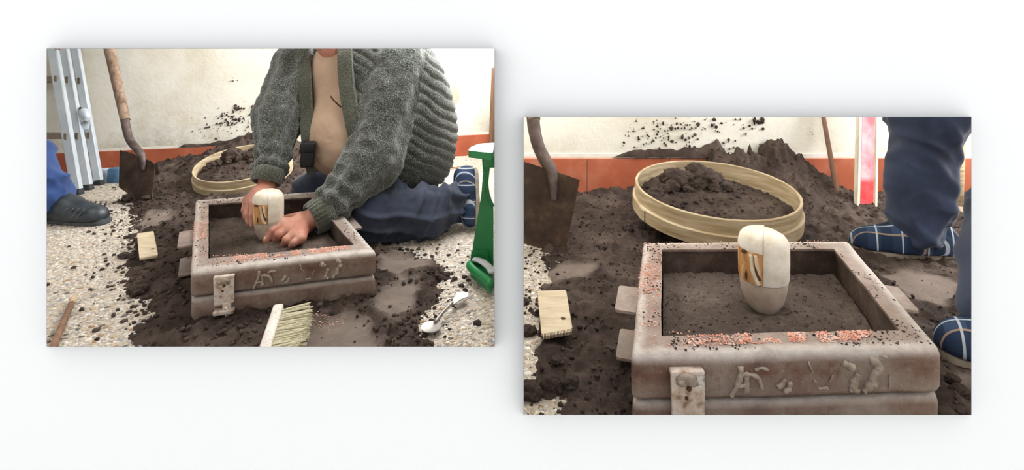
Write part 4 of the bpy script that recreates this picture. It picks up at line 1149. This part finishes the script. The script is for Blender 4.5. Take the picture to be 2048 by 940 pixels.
def stander(label, ankles, knees, hips, chest, facing, feet, mats, z0, seed, folds, laces=False, radii=(.105, .10, .098)):
    pants, shirt_m, shoe_m, sole_m, shoe_n = mats
    base = np.array([(ankles[0][0] + ankles[1][0]) / 2, (ankles[0][1] + ankles[1][1]) / 2, z0])
    f = unit(facing); s = np.cross(f, (0, 0, 1.))
    pel = (np.asarray(hips[0]) + hips[1]) / 2 + (0, 0, .06); ch = np.asarray(chest, float)
    sh = [ch + s * .18 + (0, 0, .10), ch - s * .18 + (0, 0, .10)]; nk = ch + (0, 0, .18); hd = nk + f * .04 + np.array((0, 0, .17))
    hp, fr = head_prims(hd, f)
    pr = [C_(pel, ch, .12, .13), C_(ch, nk, .10, .055), C_(nk, hd, .055, .055)] + hp
    for i in (0, 1):
        pr += [C_(hips[i], knees[i], .075, .055), C_(knees[i], ankles[i], .055, .038), C_(ankles[i], np.asarray(ankles[i]) + f * .07 - np.array((0, 0, .065)), .032, .022)]
        el = sh[i] + s * (.05 if i == 0 else -.05) + np.array((0, 0, -.28)) - f * .02; wr_ = el + f * .09 + np.array((0, 0, -.24))
        pr += [C_(ch + (0, 0, .08), sh[i], .07, .055), C_(sh[i], el, .05, .042), C_(el, wr_, .04, .028)]
        pr += relaxed_hand(wr_, f * .2 + np.array((0, 0, -1.)), s * (-1 if i == 0 else 1))
    root = obj('person', mesh_of(pr, .02, .008, 1), 'skin', None, org=base)
    props(root, label, 'person')
    head_parts(hd, fr, root, 'hair')
    tp = [C_(pel + (0, 0, .06), pel - (0, 0, .04), .15, .16)]
    for i in (0, 1):
        a = np.asarray(ankles[i], float); k = np.asarray(knees[i], float)
        tp += [C_(hips[i], k, .125, radii[0]), C_(k, a + (k - a) * .3, radii[0], radii[1]), C_(a + (k - a) * .3, a + (k - a) * -.06, radii[1], radii[2])]
    zc = min(a[2] for a in ankles) - .055
    cut = lambda P: np.maximum(zc - P[:, 2], P[:, 2] - pel[2] - .12)
    V, F = flesh(tp, .05, .0075, folds, cut, 2)
    obj('trousers', (V, F), pants, root)
    sp = [C_(pel + (0, 0, .0), ch, .165, .165), C_(ch, nk, .14, .08)]
    for i in (0, 1):
        el = sh[i] + s * (.05 if i == 0 else -.05) + np.array((0, 0, -.28)) - f * .02; wr_ = el + f * .09 + np.array((0, 0, -.24))
        sp += [C_(ch + (0, 0, .08), sh[i], .10, .08), C_(sh[i], el, .075, .065), C_(el, el + (wr_ - el) * .93, .062, .045)]
    obj('shirt', flesh(sp, .04, .012, leg_folds(.006, seed + 3), lambda P: P[:, 2] - nk[2] + .01, 2), shirt_m, root)
    for (h, t, w, hh) in feet: shoe(h, t, z0, w, hh, root, shoe_m, sole_m, shoe_n, laces)
    return root

zl = .006
stander('person in blue work trousers and black sneakers standing by the ladder',
        [(-1.975, 2.095, .105), (-2.33, 2.18, .105)], [(-2.125, 2.09, .50), (-2.36, 2.14, .50)], [(-2.18, 2.12, .88), (-2.33, 2.13, .88)], (-2.22, 2.12, 1.30), (1, -.25, 0),
        [((-2.01, 2.12, 0), (-1.672, 2.07, 0), .110, .115), ((-2.40, 2.2, 0), (-2.10, 2.13, 0), .105, .105)], ('blue_work', 'blue_work', 'black_leather', 'grey_sole', 'sneaker'), 0, 2, leg_folds(.014, 2.0), True, (.092, .092, .10))
ra = [(1.180, 1.455, ZR + .10), (.975, .975, ZR + .10)]
stander('person in navy trousers and plaid slippers standing behind the moulding box',
        ra, [(1.228, 1.47, ZR + .45), (1.095, 1.03, ZR + .45)], [(1.20, 1.34, ZR + .86), (1.17, 1.15, ZR + .86)], (1.18, 1.26, ZR + 1.28), (-1, .12, 0),
        [((1.275, 1.435, ZR + .006), (1.010, 1.49, ZR + .006), .112, .095), ((1.092, .955, ZR + .006), (.828, .965, ZR + .006), .108, .112)], ('dark_navy', 'navy', 'plaid', 'tan_sole', 'slipper'), ZR, 5, leg_folds(.0135, 8.0, (.55, .1, .8)), False, (.092, .078, .080))

# ---- the kneeling man
shL, elL, wrL = np.array((-.465, 2.05, .655)), np.array((-.535, 1.90, .305)), np.array((-.655, 1.735, .150))
shR, elR, wrR = np.array((-.900, 2.08, .655)), np.array((-.920, 1.98, .46)), np.array((-.897, 1.84, .235))
neck0, neck1 = np.array((-.70, 2.06, .68)), np.array((-.76, 1.98, .80)); hdc = np.array((-.79, 1.94, .90))
wL, wR = Q(628, 434, 1.715), Q(532, 374, 1.825)
hp, fr = head_prims(hdc, (-.35, -.75, -.55))
coarse = [E_((-.66, 2.12, .54), (.15, .09, .15)), E_((-.66, 2.03, .36), (.13, .13, .14)), E_((-.50, 2.2, .23), (.15, .14, .13)), C_(neck0, neck1, .06, .055), C_(neck1, hdc, .055, .06),
          C_(shL - (.05, 0, 0), shL, .07, .06), C_(shL, elL, .055, .045), C_(elL, wL, .042, .03), C_(shR, elR, .055, .045), C_(elR, wR, .042, .03), C_(shR + (.08, .03, -.02), shR, .05, .045),
          C_((-.50, 2.18, .2), (-.52, 1.90, .10), .08, .055), C_((-.52, 1.90, .10), (-.36, 1.94, .09), .05, .05), C_((-.36, 1.94, .09), (-.22, 2.06, .10), .05, .035),
          C_((-.58, 2.2, .2), (-.86, 2.2, .09), .08, .055), C_((-.86, 2.2, .09), (-.5, 2.38, .09), .05, .035)] + hp
bodyV, bodyF = mesh_of(coarse, .03, .009, 1)
# his left hand: fist with the fingertips in the sand
def H(u, v, Y): return Q(u, v, Y)
kL = [H(561, 445, 1.672), H(574, 457, 1.650), H(588, 468, 1.625), H(602, 477, 1.605)]
pL = [H(545, 460, 1.642), H(558, 469, 1.628), H(573, 479, 1.606), H(589, 485, 1.590)]
tL = [H(533, 481, 1.630), H(552, 481, 1.640), H(568, 489, 1.622), H(583, 492, 1.606)]
hand = [C_(wL + (wL - H(600, 455, 1.69)) * 1.2, wL, .036, .031), C_(wL, H(600, 450, 1.70), .031, .028, .02)]
for i in range(4):
    hand += [C_(H(606, 450, 1.70) + (0, .0, .0), kL[i], .023, .0175, .02)]
    hand += finger([kL[i], pL[i], tL[i]], [.0155, .0165, .0155, .014][i], [.0115, .0125, .012, .0105][i])
th = [H(600, 436, 1.725), H(572, 440, 1.74), H(553, 455, 1.735), H(546, 470, 1.73)]
hand += [C_(th[0], th[1], .022, .017, .02)] + finger(th[1:], .015, .011)
hV, hF = flesh(hand, .012, .0028, None, None, 2)
# his right hand: hanging behind the pattern's left side
kR = [H(519, 403, 1.735), H(508, 404, 1.745), H(499, 404, 1.765), H(494, 400, 1.785)]
pR = [H(516, 425, 1.715), H(504, 430, 1.725), H(494, 428, 1.745), H(489, 420, 1.77)]
tR = [H(514, 444, 1.715), H(504, 450, 1.72), H(497, 445, 1.74), H(491, 434, 1.765)]
hand2 = [C_(wR + (wR - H(515, 395, 1.76)) * 1.0, wR, .034, .028), C_(wR, H(515, 392, 1.77), .028, .024, .02)]
for i in range(4):
    hand2 += [C_(H(518, 388, 1.775), kR[i], .022, .0155, .016)] + finger([kR[i], pR[i], tR[i]], .0135, .0095)
th = [H(530, 385, 1.78), H(541, 398, 1.765), H(545, 415, 1.755)]
hand2 += [C_(th[0], th[1], .018, .015, .014)] + finger(th[1:], .0135, .0105)
gV, gF = flesh(hand2, .01, .0028, None, None, 2)
man = obj('person', join((bodyV, bodyF), (hV, hF), (gV, gF)), 'skin', None, org=(-.55, 2.05, .0))
props(man, 'kneeling man in a grey-green knitted cardigan pressing sand with both hands', 'person')
head_parts(hdc, fr, man, 'hair')
for c, d in ((tL[0], (-.3, -.7, .5)), (tR[0], (.1, -1, .1))):
    d = unit(d); obj('nail', blob(c + d * .0075 + (0, 0, .003), .0075, 1, 2, 0, 1, (.8, .5, 1.0)), 'nail', man)
# shirt
shirt_pr = [E_((-.655, 2.09, .60), (.19, .13, .2)), E_((-.665, 2.03, .37), (.165, .160, .165)), E_((-.55, 2.15, .26), (.17, .15, .14))]
shirt_f = body_sdf(shirt_pr, .08)
def shirt_fold(P):
    q = aniso((.35, 0, 1), 1.0, .3)(P)
    low = sstep(.46, .30, P[:, 2])
    return .005 * ridge(q + 3, 14, 2) * low + .005 * fbm(aniso((1, 0, -.2), 1, .35)(P), 9, 2)
nk_cut = lambda P: np.maximum(P[:, 2] - .742, .03 - np.linalg.norm((P - neck1 + (neck1 - neck0) * .1) * (1, 1, .6), axis=1) - .0)
o = obj('shirt', flesh(shirt_pr, .08, .008, shirt_fold, lambda P: P[:, 2] - .745, 2), 'shirt', man)
obj('shirt_pocket', join(tube([Q(661, 192, 1.862), Q(668, 201, 1.868), Q(676, 209, 1.875), Q(682, 214, 1.885)], .0035, 6)), 'crack', man)['label'] = 'dark pocket edge'
# cardigan
card_pr = [E_((-.635, 2.10, .62), (.25, .165, .19)), E_((-.50, 2.17, .42), (.25, .185, .26)), E_((-.655, 2.045, .40), (.185, .175, .2)), E_((-.455, 2.16, .25), (.205, .19, .16)), C_((-.44, 2.12, .60), (-.42, 2.16, .36), .15, .17)]
arm_pr = [C_(shL, elL, .125, .104, .035), C_(elL, wrL, .102, .058, .04), C_(shR, elR, .090, .080, .03), C_(elR, wrR, .080, .054, .03)]
tor_f = body_sdf(card_pr, .07)
POLY = [(611, 40), (680, 40), (684, 150), (693, 210), (705, 265), (716, 320), (708, 372), (664, 372), (636, 352), (624, 318), (618, 270), (611, 200)]
def opening(P):
    u = CX + P[:, 0] / P[:, 1] * FPX; v = VH + (HC - P[:, 2]) / P[:, 1] * FPX
    d = pin(u, v, POLY) * .0019
    return np.minimum(d, 2.13 - P[:, 1])
def card_cut_arms(P):                                   # keep sleeves whole
    a = body_sdf(arm_pr, .03)(P)
    return np.minimum(opening(P), a + .004)
def wrist_cut(P):
    r = np.full(len(P), -1e9)
    for a, b in ((Q(660, 418, 1.755), Q(622, 440, 1.712)), (Q(541, 338, 1.86), Q(531, 366, 1.832))):
        r = np.maximum(r, np.minimum((P - a) @ unit(b - a) - .008, .13 - np.linalg.norm(P - a, axis=1)))
    return r
hemcut = lambda P: np.maximum(np.maximum(card_cut_arms(P), wrist_cut(P)), .108 + .12 * np.maximum(0, P[:, 0] * -1 - .50) - P[:, 2])
def knit(P):
    segs = [(shL, elL, .115), (elL, wrL, .08), (shR, elR, .095), (elR, wrR, .07)]
    dt = tor_f(P); best = dt.copy(); out = np.zeros(len(P))
    c = P[:, 2] + .62 * P[:, 0] + .15 * P[:, 1] + .012 * vnoise(P, 14)
    rib = .5 + .5 * np.sin(c * 2 * math.pi / .044)
    out = -.008 * rib ** 4 + .016 * fbm(P, 7, 2)
    for i, (a, b, r) in enumerate(segs):
        d = cap(P, a, b, r, r * .8); m = d < best
        D, s, u = frame_of(b - a, (0, 1, 0)); q = P - a
        th_ = np.arctan2(q @ u, q @ s); t = q @ D + (0 if i % 2 == 0 else .3)
        k = 7
        ph = th_ * k + .30 * np.sin(t * 2 * math.pi / .07)
        cab = np.cos(ph)
        tw = np.abs(np.sin(t * 2 * math.pi / .05 + (np.floor((th_ * k) / (2 * math.pi)) % 2) * 1.5))
        v = .0062 * np.sign(cab) * np.abs(cab) ** .7 + .0016 * tw * (cab > 0)
        # bunched folds near the elbow and wrist
        el = np.exp(-(np.linalg.norm(P - b, axis=1) / .13) ** 2)
        v = v + (.011 if i in (1, 3) else .003) * el * np.sin(t * 2 * math.pi / .055 + 1.5 * vnoise(P, 10)) + .010 * fbm(P, 9, 2)
        out = np.where(m, v, out); best = np.minimum(best, d)
    return out
card_all = card_pr + [(*p[:5], .045) for p in arm_pr]
cf0 = body_sdf(card_all, .07)
lo, hi = bounds(card_all, .03)
V, F = surface(lambda P: np.maximum(cf0(P), hemcut(P)), lo, hi, .0062)
V = relax(V, F, 2); V = V + normals(V, F) * knit(V)[:, None]
obj('cardigan', (V, F), 'wool', man)
def on_front(u, v, f, Y0=1.5):
    Ys = np.arange(Y0, 2.3, .002); P = np.array([Q(u, v, y) for y in Ys]); d = f(P); i = np.argmax(d < 0)
    return P[i] if d[i] < 0 else P[np.argmin(d)]
def band(pts, w, f=None):
    P = catmull([on_front(u, v, f or cf0) + (0, -.006, 0) for u, v in pts], 6)
    for _ in range(3): P[1:-1] = (P[:-2] + 2 * P[1:-1] + P[2:]) / 4
    sec = [(-1, -.28), (-.9, .22), (0, .34), (.9, .22), (1, -.28)]
    g = tube(P, w, shape=sec, up=(0, -1, .0)); return g
obj('front_band', band([(608, 60), (608, 100), (610, 160), (613, 220), (617, 280), (622, 318), (628, 345)], .026), 'wool_rib', man, auto=50)
obj('front_band', band([(690, 60), (691, 100), (692, 150), (698, 200), (708, 250), (718, 290)], .031, tor_f), 'wool_rib', man, auto=50)
def cuff(a, b, r0, r1, ell_=1.0):
    d, s, u = frame_of(np.asarray(b) - a); L = np.linalg.norm(np.asarray(b) - a); n = 96; V = []; rows = [(0, r0 * .96), (0.02, r0), (.5, (r0 + r1) / 2 + .003), (.97, r1), (1, r1 * .97), (1, r1 * .86), (.2, r0 * .84)]
    for t, r in rows:
        for k in range(n):
            th_ = k / n * 2 * math.pi; rr = r * (1 + .028 * math.cos(th_ * 24)); V.append(a + d * L * t + rr * (math.cos(th_) * s + math.sin(th_) * u * ell_))
    m = len(rows); F = []
    for i in range(m):
        for k in range(n): F.append([i * n + k, i * n + (k + 1) % n, ((i + 1) % m) * n + (k + 1) % n, ((i + 1) % m) * n + k])
    return np.array(V), F
obj('cuff', cuff(Q(660, 418, 1.755), Q(622, 440, 1.712), .060, .056), 'wool_rib', man)['label'] = 'ribbed grey-green cuff'
obj('cuff', cuff(Q(541, 338, 1.86), Q(531, 366, 1.832), .056, .052), 'wool_rib', man)['label'] = 'ribbed grey-green cuff'
# trousers and slippers
tr_pr = [E_((-.48, 2.2, .22), (.16, .15, .14)), C_((-.50, 2.16, .2), (-.522, 1.885, .098), .115, .094), C_((-.522, 1.885, .094), (-.36, 1.93, .088), .092, .088), C_((-.36, 1.93, .088), (-.205, 2.065, .105), .086, .074),
         C_((-.58, 2.2, .2), (-.86, 2.2, .10), .115, .09), C_((-.86, 2.2, .10), (-.5, 2.40, .10), .09, .07)]
def kfold(P):
    g = aniso((.75, .25, -.55), 1.0, .25)(P)
    w = g + .04 * np.stack([vnoise(g, 10), vnoise(g + 3, 10), vnoise(g + 7, 10)], 1)
    s1 = .5 + .5 * np.sin(2 * math.pi / .075 * (P @ unit((.85, .2, .5))) + 3.0 * vnoise(P, 7))
    s2 = .5 + .5 * np.sin(2 * math.pi / .06 * (P @ unit((.35, -.3, .9))) + 3.0 * vnoise(P + 7, 6))
    m = sstep(-.3, .3, vnoise(P + 2, 6))
    return .018 * (np.clip(ridge(w, 17, 2), 0, 1) ** 2.5 - .2) + .008 * fbm(P, 11, 2) + .016 * (s1 ** 3 * m + s2 ** 3 * (1 - m) - .3)
obj('trousers', flesh(tr_pr, .05, .007, kfold, lambda P: np.maximum(.004 - P[:, 2], (P - np.array((-.20, 2.07, .1))) @ unit((.8, .5, .1)) - .005), 2), 'navy', man)
shoe((-.150, 2.13, .215), (-.135, 1.985, .018), 0, .105, .098, man, 'plaid_upright', 'tan_sole', 'slipper', up=np.array((-1., -.25, .15)))
shoe((-.40, 2.43, .20), (-.40, 2.35, .018), 0, .105, .095, man, 'plaid', 'tan_sole', 'slipper', up=np.array((-1., .1, .2)))
# black pouch on his belt
p = on_front(629, 300, shirt_f)
pb = p + np.array((-.012, -.030, -.01))
r = empty('belt_pouch', pb - (0, 0, .05), 'small black pouch hanging at the kneeling man\'s belt under his belly', 'pouch')
obj('pouch_body', box(pb, (.024, .006, 0), (-.004, .016, 0), (.004, 0, .048), .008), 'black_bag', r)
obj('flap', box(pb + (0, -.003, .026), (.026, .0065, 0), (-.004, .0165, 0), (.003, 0, .020), .006), 'black_bag', r)
# ---------------------------------------------------------------- ladder
lad = empty('ladder', (-2.3, 2.62, 0), 'folding aluminium ladder with three nested rails standing by the wall', 'ladder')
railsec = [(-1, -.5), (-1, .5), (-.8, .62), (.8, .62), (1, .5), (1, -.5), (.75, -.5), (.75, .3), (-.75, .3), (-.75, -.5)]
def rail_pts(ub, vb, ut, Yt):
    b = G(ub, vb, .02); t = Q(ut, 98, Yt); d = t - b; return b, b + d * 1.62
for i, (ub, vb, ut, Yt, w) in enumerate([(154, 380, 106, 2.66, .0215), (175, 371, 128, 2.74, .0205), (197, 362, 151, 2.81, .019)]):
    b, t = rail_pts(ub, vb, ut, Yt)
    d = unit(t - b); off = np.array((-.36, .0, 0.))
    for k, o_ in enumerate((np.zeros(3), off)):
        obj('rail', tube([b + o_, t + o_], w, shape=railsec, up=(.25, -1, 0)), 'aluminium', lad, smooth=False)
        obj('foot_cap', box(b + o_ - d * .012, (w * 1.1, 0, 0), (0, w * .75, 0), d * .02, .004), 'dark_rubber', lad)
    for k, vv in enumerate((270, 158, 46)):
        tt = (HC - (vv - VH) / FPX * 2.6 - b[2] - .01 * i) / (t - b)[2]
        c = b + (t - b) * tt + np.array((0, .004, 0))
        ru = obj('rung', tube([c + off, c], .015, 8, shape=[(-1, -.8), (-1, .8), (1, .8), (1, -.8)]), 'rung', lad, smooth=False)
        obj('rivet_plate', prism(rounded([c + (-.006, -.022, -.018), c + (.008, -.022, -.018), c + (.008, -.022, .018), c + (-.006, -.022, .018)], .004), (0, .004, 0)), 'rung', ru, smooth=False)
hb = Q(164, 225, 2.66)
obj('hinge_plate', prism([Q(128, 193, 2.69), Q(143, 222, 2.69), Q(139, 212, 2.69), Q(131, 190, 2.69)], (0, .006, 0)), 'dark_rubber', lad, smooth=False)
hg = obj('hinge', tube(catmull([Q(155, 215, 2.68), Q(165, 222, 2.665), Q(173, 235, 2.66), Q(170, 258, 2.67)], 5), [.010] * 5 + [.022] * 6 + [.016] * 5, 10), 'aluminium', lad)
obj('hinge_lever', tube(catmull([Q(160, 216, 2.665), Q(168, 223, 2.655), Q(171, 231, 2.65)], 4), .006, 8), 'dark_rubber', hg)
a, b = G(200, 362, .03), G(228, 358, .03)
y0 = G(210, 366, .0)[1]
obj('stabilizer_bar', box(Q(208, 351, y0 + .02), (.055, .006, 0), (0, .02, 0), (0, 0, .038), .004), 'aluminium', lad)
obj('end_cap', box(Q(233, 350, y0 + .02) + (0, 0, -.004), (.031, .004, 0), (0, .025, 0), (.002, 0, .044), .007), 'blue_plastic', lad)

# ---------------------------------------------------------------- small things on the left floor
def lay(poly, z, th): return [G(u, v, z) for u, v in poly], np.array((0, 0, th))
def scraper(poly, zf, fn, label):
    c = np.mean([G(u, v, zf)[:2] for u, v in poly], 0)
    px_ = np.array([G(u, v, zf)[:2] for u, v in poly]); px_ = np.vstack([px_, [c], (px_ + c) / 2])
    zb = max(fn(px_[:, 0], px_[:, 1])[0].max(), zf) + .012
    P = [G(u, v, zb) for u, v in poly]; root = empty('scraper', np.mean(P, 0) - (0, 0, .004), label, 'scraper')
    obj('blade', prism(rounded(P[::-1], .006)[::1], (0, 0, -.006)), 'scraper_wood', root, smooth=False)
    a, b = P[3], P[2]; e = unit(b - a); inn = unit(P[0] - P[3]); n = 20; L = np.linalg.norm(b - a)
    gs = []
    for i in range(n):
        p = a + e * L * (.06 + .88 * i / (n - 1)); gs.append(box(p - inn * .003 + (0, 0, -.003), e * L * .012, inn * .007, (0, 0, .0032)))
    obj('teeth', join(*gs), 'scraper_wood', root, smooth=False)
    obj('grip_hole', lathe([(0, 0), (.005, 0), (.005, .0012), (0, .0012)], P[2] + (P[0] - P[2]) * .24 + (0, 0, -.0004), 16), 'crack', root)
    return root
scraper([(274, 467), (307, 462), (316, 509), (279, 516)], 0, hl, 'small pale wooden scraper lying on sand left of the man\'s moulding box')
scraper([(1075, 582), (1132, 580), (1145, 657), (1083, 668)], ZR, hr, 'larger pale wooden scraper with notched edge lying below the standing shovel')
# thin rod
a, b = G(104, 700, .008), G(150, 590, .02)
rod = empty('thin_rod', (a + b) / 2 - (0, 0, .01), 'thin brown wooden rod lying on pebbles at the near left corner', 'rod')
d = unit(b - a)
obj('shaft', tube([a - d * .25, a, b - d * .05], [.0085, .0085, .0075], 10), 'stick_wood', rod)
obj('tip', tube([b - d * .055, b - d * .02, b], [.0075, .0070, .004], 10), 'bare_wood', rod)
# spoon
s0, s1 = G(862, 656, .012), G(912, 606, .014); e = unit(s1 - s0); sp = empty('moulding_spoon', (s0 + s1) / 2 - (0, 0, .008), 'grey steel moulder\'s spoon with round bowl lying on the pebbles', 'spoon')
n_ = np.array([-e[1], e[0], 0])
def leaf(c, e, n, pts, th, dish):
    V = [c + e * x + n * y + np.array((0, 0, dish * (x * x + y * y))) for x, y in pts]; V = np.array(V)
    k = len(V); cc = c + np.array((0, 0, -.001)); V = np.vstack([V, V - (0, 0, th), [cc], [cc - (0, 0, th)]]); F = []
    for i in range(k):
        j = (i + 1) % k; F += [[2 * k, i, j], [2 * k + 1, k + j, k + i], [i, k + i, k + j, j]]
    return V, F
t = np.linspace(0, 2 * math.pi, 28, endpoint=False)
obj('bowl', leaf(s0, e, n_, [(.026 * math.cos(x), .0255 * math.sin(x)) for x in t], .002, 6), 'spoon', sp, auto=40)
obj('shaft', tube(catmull([s0 + e * .02 + (0, 0, .004), s0 + e * .06 + (0, 0, .010), s1 - e * .02 + (0, 0, .012)], 5), [.005] * 4 + [.0042] * 7, 10), 'spoon', sp)
obj('flat_end', leaf(s1 + e * .018 + np.array((0, 0, .008)), e, n_, [(-.040, -.004), (-.01, -.010), (.012, -.022), (.030, -.014), (.034, .004), (.02, .018), (-.006, .012), (-.040, .004)], .002, 0), 'spoon', sp, auto=40)
# brush: block on the left, bristle tufts pointing right
b0, b1 = G(556, 632, .045), G(533, 706, .045); e = unit(b1 - b0); e[2] = 0; e = unit(e); side = np.array([-e[1], e[0], 0]); side = side if side[0] > 0 else -side
br = empty('bench_brush', (b0 + b1) / 2 * (1, 1, 0) + np.array((.03, 0, .012)), 'hand brush with pale bristles lying on sand before the moulding box', 'brush')
L = .21
for_c = b0 + e * (L / 2); for_c[2] = .046
obj('block', box(for_c, e * (L / 2 + .01), side * .0125, (0, 0, .027), .006), 'brush_block', br)
nt, nr = 13, 4
tv = []
for i in range(nt):
    for j in range(nr):
        p = b0 + e * (.022 + i * (L - .02) / nt) + side * .010; p[2] = .026 + j * .0135
        dirv = unit(side + e * rng.uniform(-.12, .12) + np.array((0, 0, rng.uniform(-.05, .05) + (j - 1.5) * .04 - .05)))
        o = []
        for q in range(9):
            a_ = rng.uniform(0, 6.28); rr_ = .0045 * math.sqrt(rng.random()); off_ = e * math.cos(a_) * rr_ + np.array((0, 0, math.sin(a_) * rr_))
            ln = .072 * rng.uniform(.9, 1.06) * (1 - .10 * (i / nt))
            o.append(tube([p + off_ * .6, p + dirv * ln * .5 + off_ * 1.3, p + dirv * ln + off_ * 2.0], [.0014, .0016, .0010], 4))
        obj('bristle_tuft', join(*o), 'bristle', br, smooth=False)
# green plastic stool at the right edge
gst = empty('plastic_stool', (-.10, 1.62, 0), 'green plastic step stool at the right edge of the kneeling man\'s scene', 'stool')
Yg = 1.62
def gp(u, v, Y=Yg): return Q(u, v, Y)
xr = -.060
pl = [(963, 304), (966, 345), (963, 385), (957, 425), (947, 485), (940, 536), (944, 542)]
outer = [gp(*p) for p in pl]
zb = .012
right = lambda z: np.array((xr, Yg, z))
inner = [(978, 316), (976, 340), (974, 362), (975, 380), (979, 397), (986, 412)]
inn = [gp(*p) for p in inner]
poly = [gp(963, 306)] + outer[1:6] + [np.array((outer[5][0], Yg, zb)), right(zb), right(inn[-1][2] - .006)] + inn[::-1] + [gp(978, 306)]
obj('side_panel', prism(poly[::-1], (0, .008, 0)), 'green', gst, smooth=False)
obj('post_flange', tube(catmull([gp(*p) + np.array((0, -.002, 0)) for p in inner], 4), .0055, 8), 'green', gst)
tp = [gp(936, 301, 1.60), gp(941, 294, 1.66), gp(958, 292, 1.72), np.array((xr, 1.74, gp(960, 291, 1.72)[2])), np.array((xr, 1.56, gp(980, 312, 1.58)[2]))]
z_top = .376
tp = [np.array((p[0], p[1], z_top)) for p in tp]
obj('seat_top', prism(rounded(tp[::-1], .012), (0, 0, .022)), 'green', gst, smooth=False)
obj('seat_bracket', box((xr - .014, 1.63, .360), (.019, 0, 0), (0, .03, 0), (0, 0, .018), .004), 'green', gst)
zt_ = .06
obj('tray_wall', prism([gp(943, 500), gp(975, 499), np.array((xr - .010, Yg, .03)), np.array((gp(943, 500)[0] - .004, Yg, .03))][::-1], (0, -.006, 0)), 'green', gst, smooth=False)
tb = [np.array((gp(941, 540)[0], 1.615, .008)), np.array((gp(944, 545)[0], 1.57, .008)), np.array((xr, 1.455, .008)), np.array((xr, 1.615, .008))]
obj('tray', prism(tb, (0, 0, .012)), 'green', gst, smooth=False)
obj('tray_lip', tube(catmull([tb[0] + (0, 0, .02), tb[1] + (0, 0, .03), (tb[1] + tb[2]) / 2 + (0, 0, .03), tb[2] + (0, 0, .03)], 5), [.013] * 16, 10), 'green', gst)
obj('tray_pad', tube(catmull([gp(948, 518, 1.60) + (0, 0, .0), gp(962, 522, 1.57), gp(978, 534, 1.54), gp(986, 546, 1.51)], 5), [.004] + [.013] * 14 + [.006], 10, flat=.5), 'grey_pad', gst)
# dark post leaning at the far right corner of the left scene
tl = Q(983, 268, 3.30); 
o = obj('dark_post', box((-.130, 3.395, .30), (.016, .006, .0), (-.005, .016, .0), (.012, .0, .30), .004), 'stick_wood')
props(o, 'narrow dark wooden post leaning at the wall behind the green stool', 'post')
o = obj('twig', tube(catmull([G(893, 333, .008), G(905, 335, .012), G(918, 337, .010), G(932, 337, .012)], 5), [.006] * 4 + [.005] * 5 + [.013] * 7, 8), 'stick_wood')
props(o, 'short dark stick lying on the floor behind the man\'s slipper', 'stick')

# ---------------------------------------------------------------- things against the right wall
a = G(1678, 408, ZR + .03); a = Q(1678, 408, 1.93); top = Q(1647, 235, 2.03); d = top - a
o = obj('thin_cane', tube([a - d * .05, a, a + d * .95, a + d * 1.6], [.0095, .0095, .0085, .008], 10), 'stick_wood'); props(o, 'thin brown cane standing in the sand heap against the wall', 'cane')
zc = 1.83
bl, brr, tr_, tl_ = Q(1713, 428, zc), Q(1753, 428, zc), Q(1756, 235, zc + .12), Q(1718, 235, zc + .12)
ext = 1.75
tr2 = brr + (tr_ - brr) * ext; tl2 = bl + (tl_ - bl) * ext
rb = empty('painted_batten', (bl + brr) / 2, 'flat batten with faded red paint leaning beside the navy trouser leg', 'batten')
obj('core', prism([bl, brr, tr2, tl2][::-1], (0, .018, 0)), 'board_edge', rb, smooth=False)
def li(f, g): 
    lo_ = bl + (brr - bl) * f; hi_ = tl2 + (tr2 - tl2) * f; lo2 = bl + (brr - bl) * g; hi2 = tl2 + (tr2 - tl2) * g
    q = lambda l, h, t: l + (h - l) * t + np.array((0, -.0015, 0))
    return [q(lo_, hi_, .035), q(lo2, hi2, .035), q(lo2, hi2, .99), q(lo_, hi_, .99)]
obj('painted_face', prism(li(.17, .82)[::-1], (0, .002, 0)), 'red_paint', rb, smooth=False)
for f0, f1 in ((0, .11), (.89, 1.0)):
    q = li(f0, f1); q = [p + np.array((0, -.003, 0)) for p in q]
    obj('edge_strip', prism(q[::-1], (0, .006, 0)), 'board_edge', rb, smooth=False)
pb_, pt_ = Q(1912, 430, 1.84), Q(1922, 235, 1.90)
o = empty('wooden_pole', pb_ - (0, 0, .02), 'yellowish wooden pole with a brown foot standing behind the trouser leg', 'pole')
dd = pt_ - pb_
obj('shaft', tube([pb_, pb_ + dd * .5, pb_ + dd * 1.9], [.020, .018, .018], 12), 'hoop', o)
obj('foot', tube([pb_ - dd * .06, pb_ + dd * .02, pb_ + dd * .09], [.020, .027, .021], 12), 'handle_wood', o)
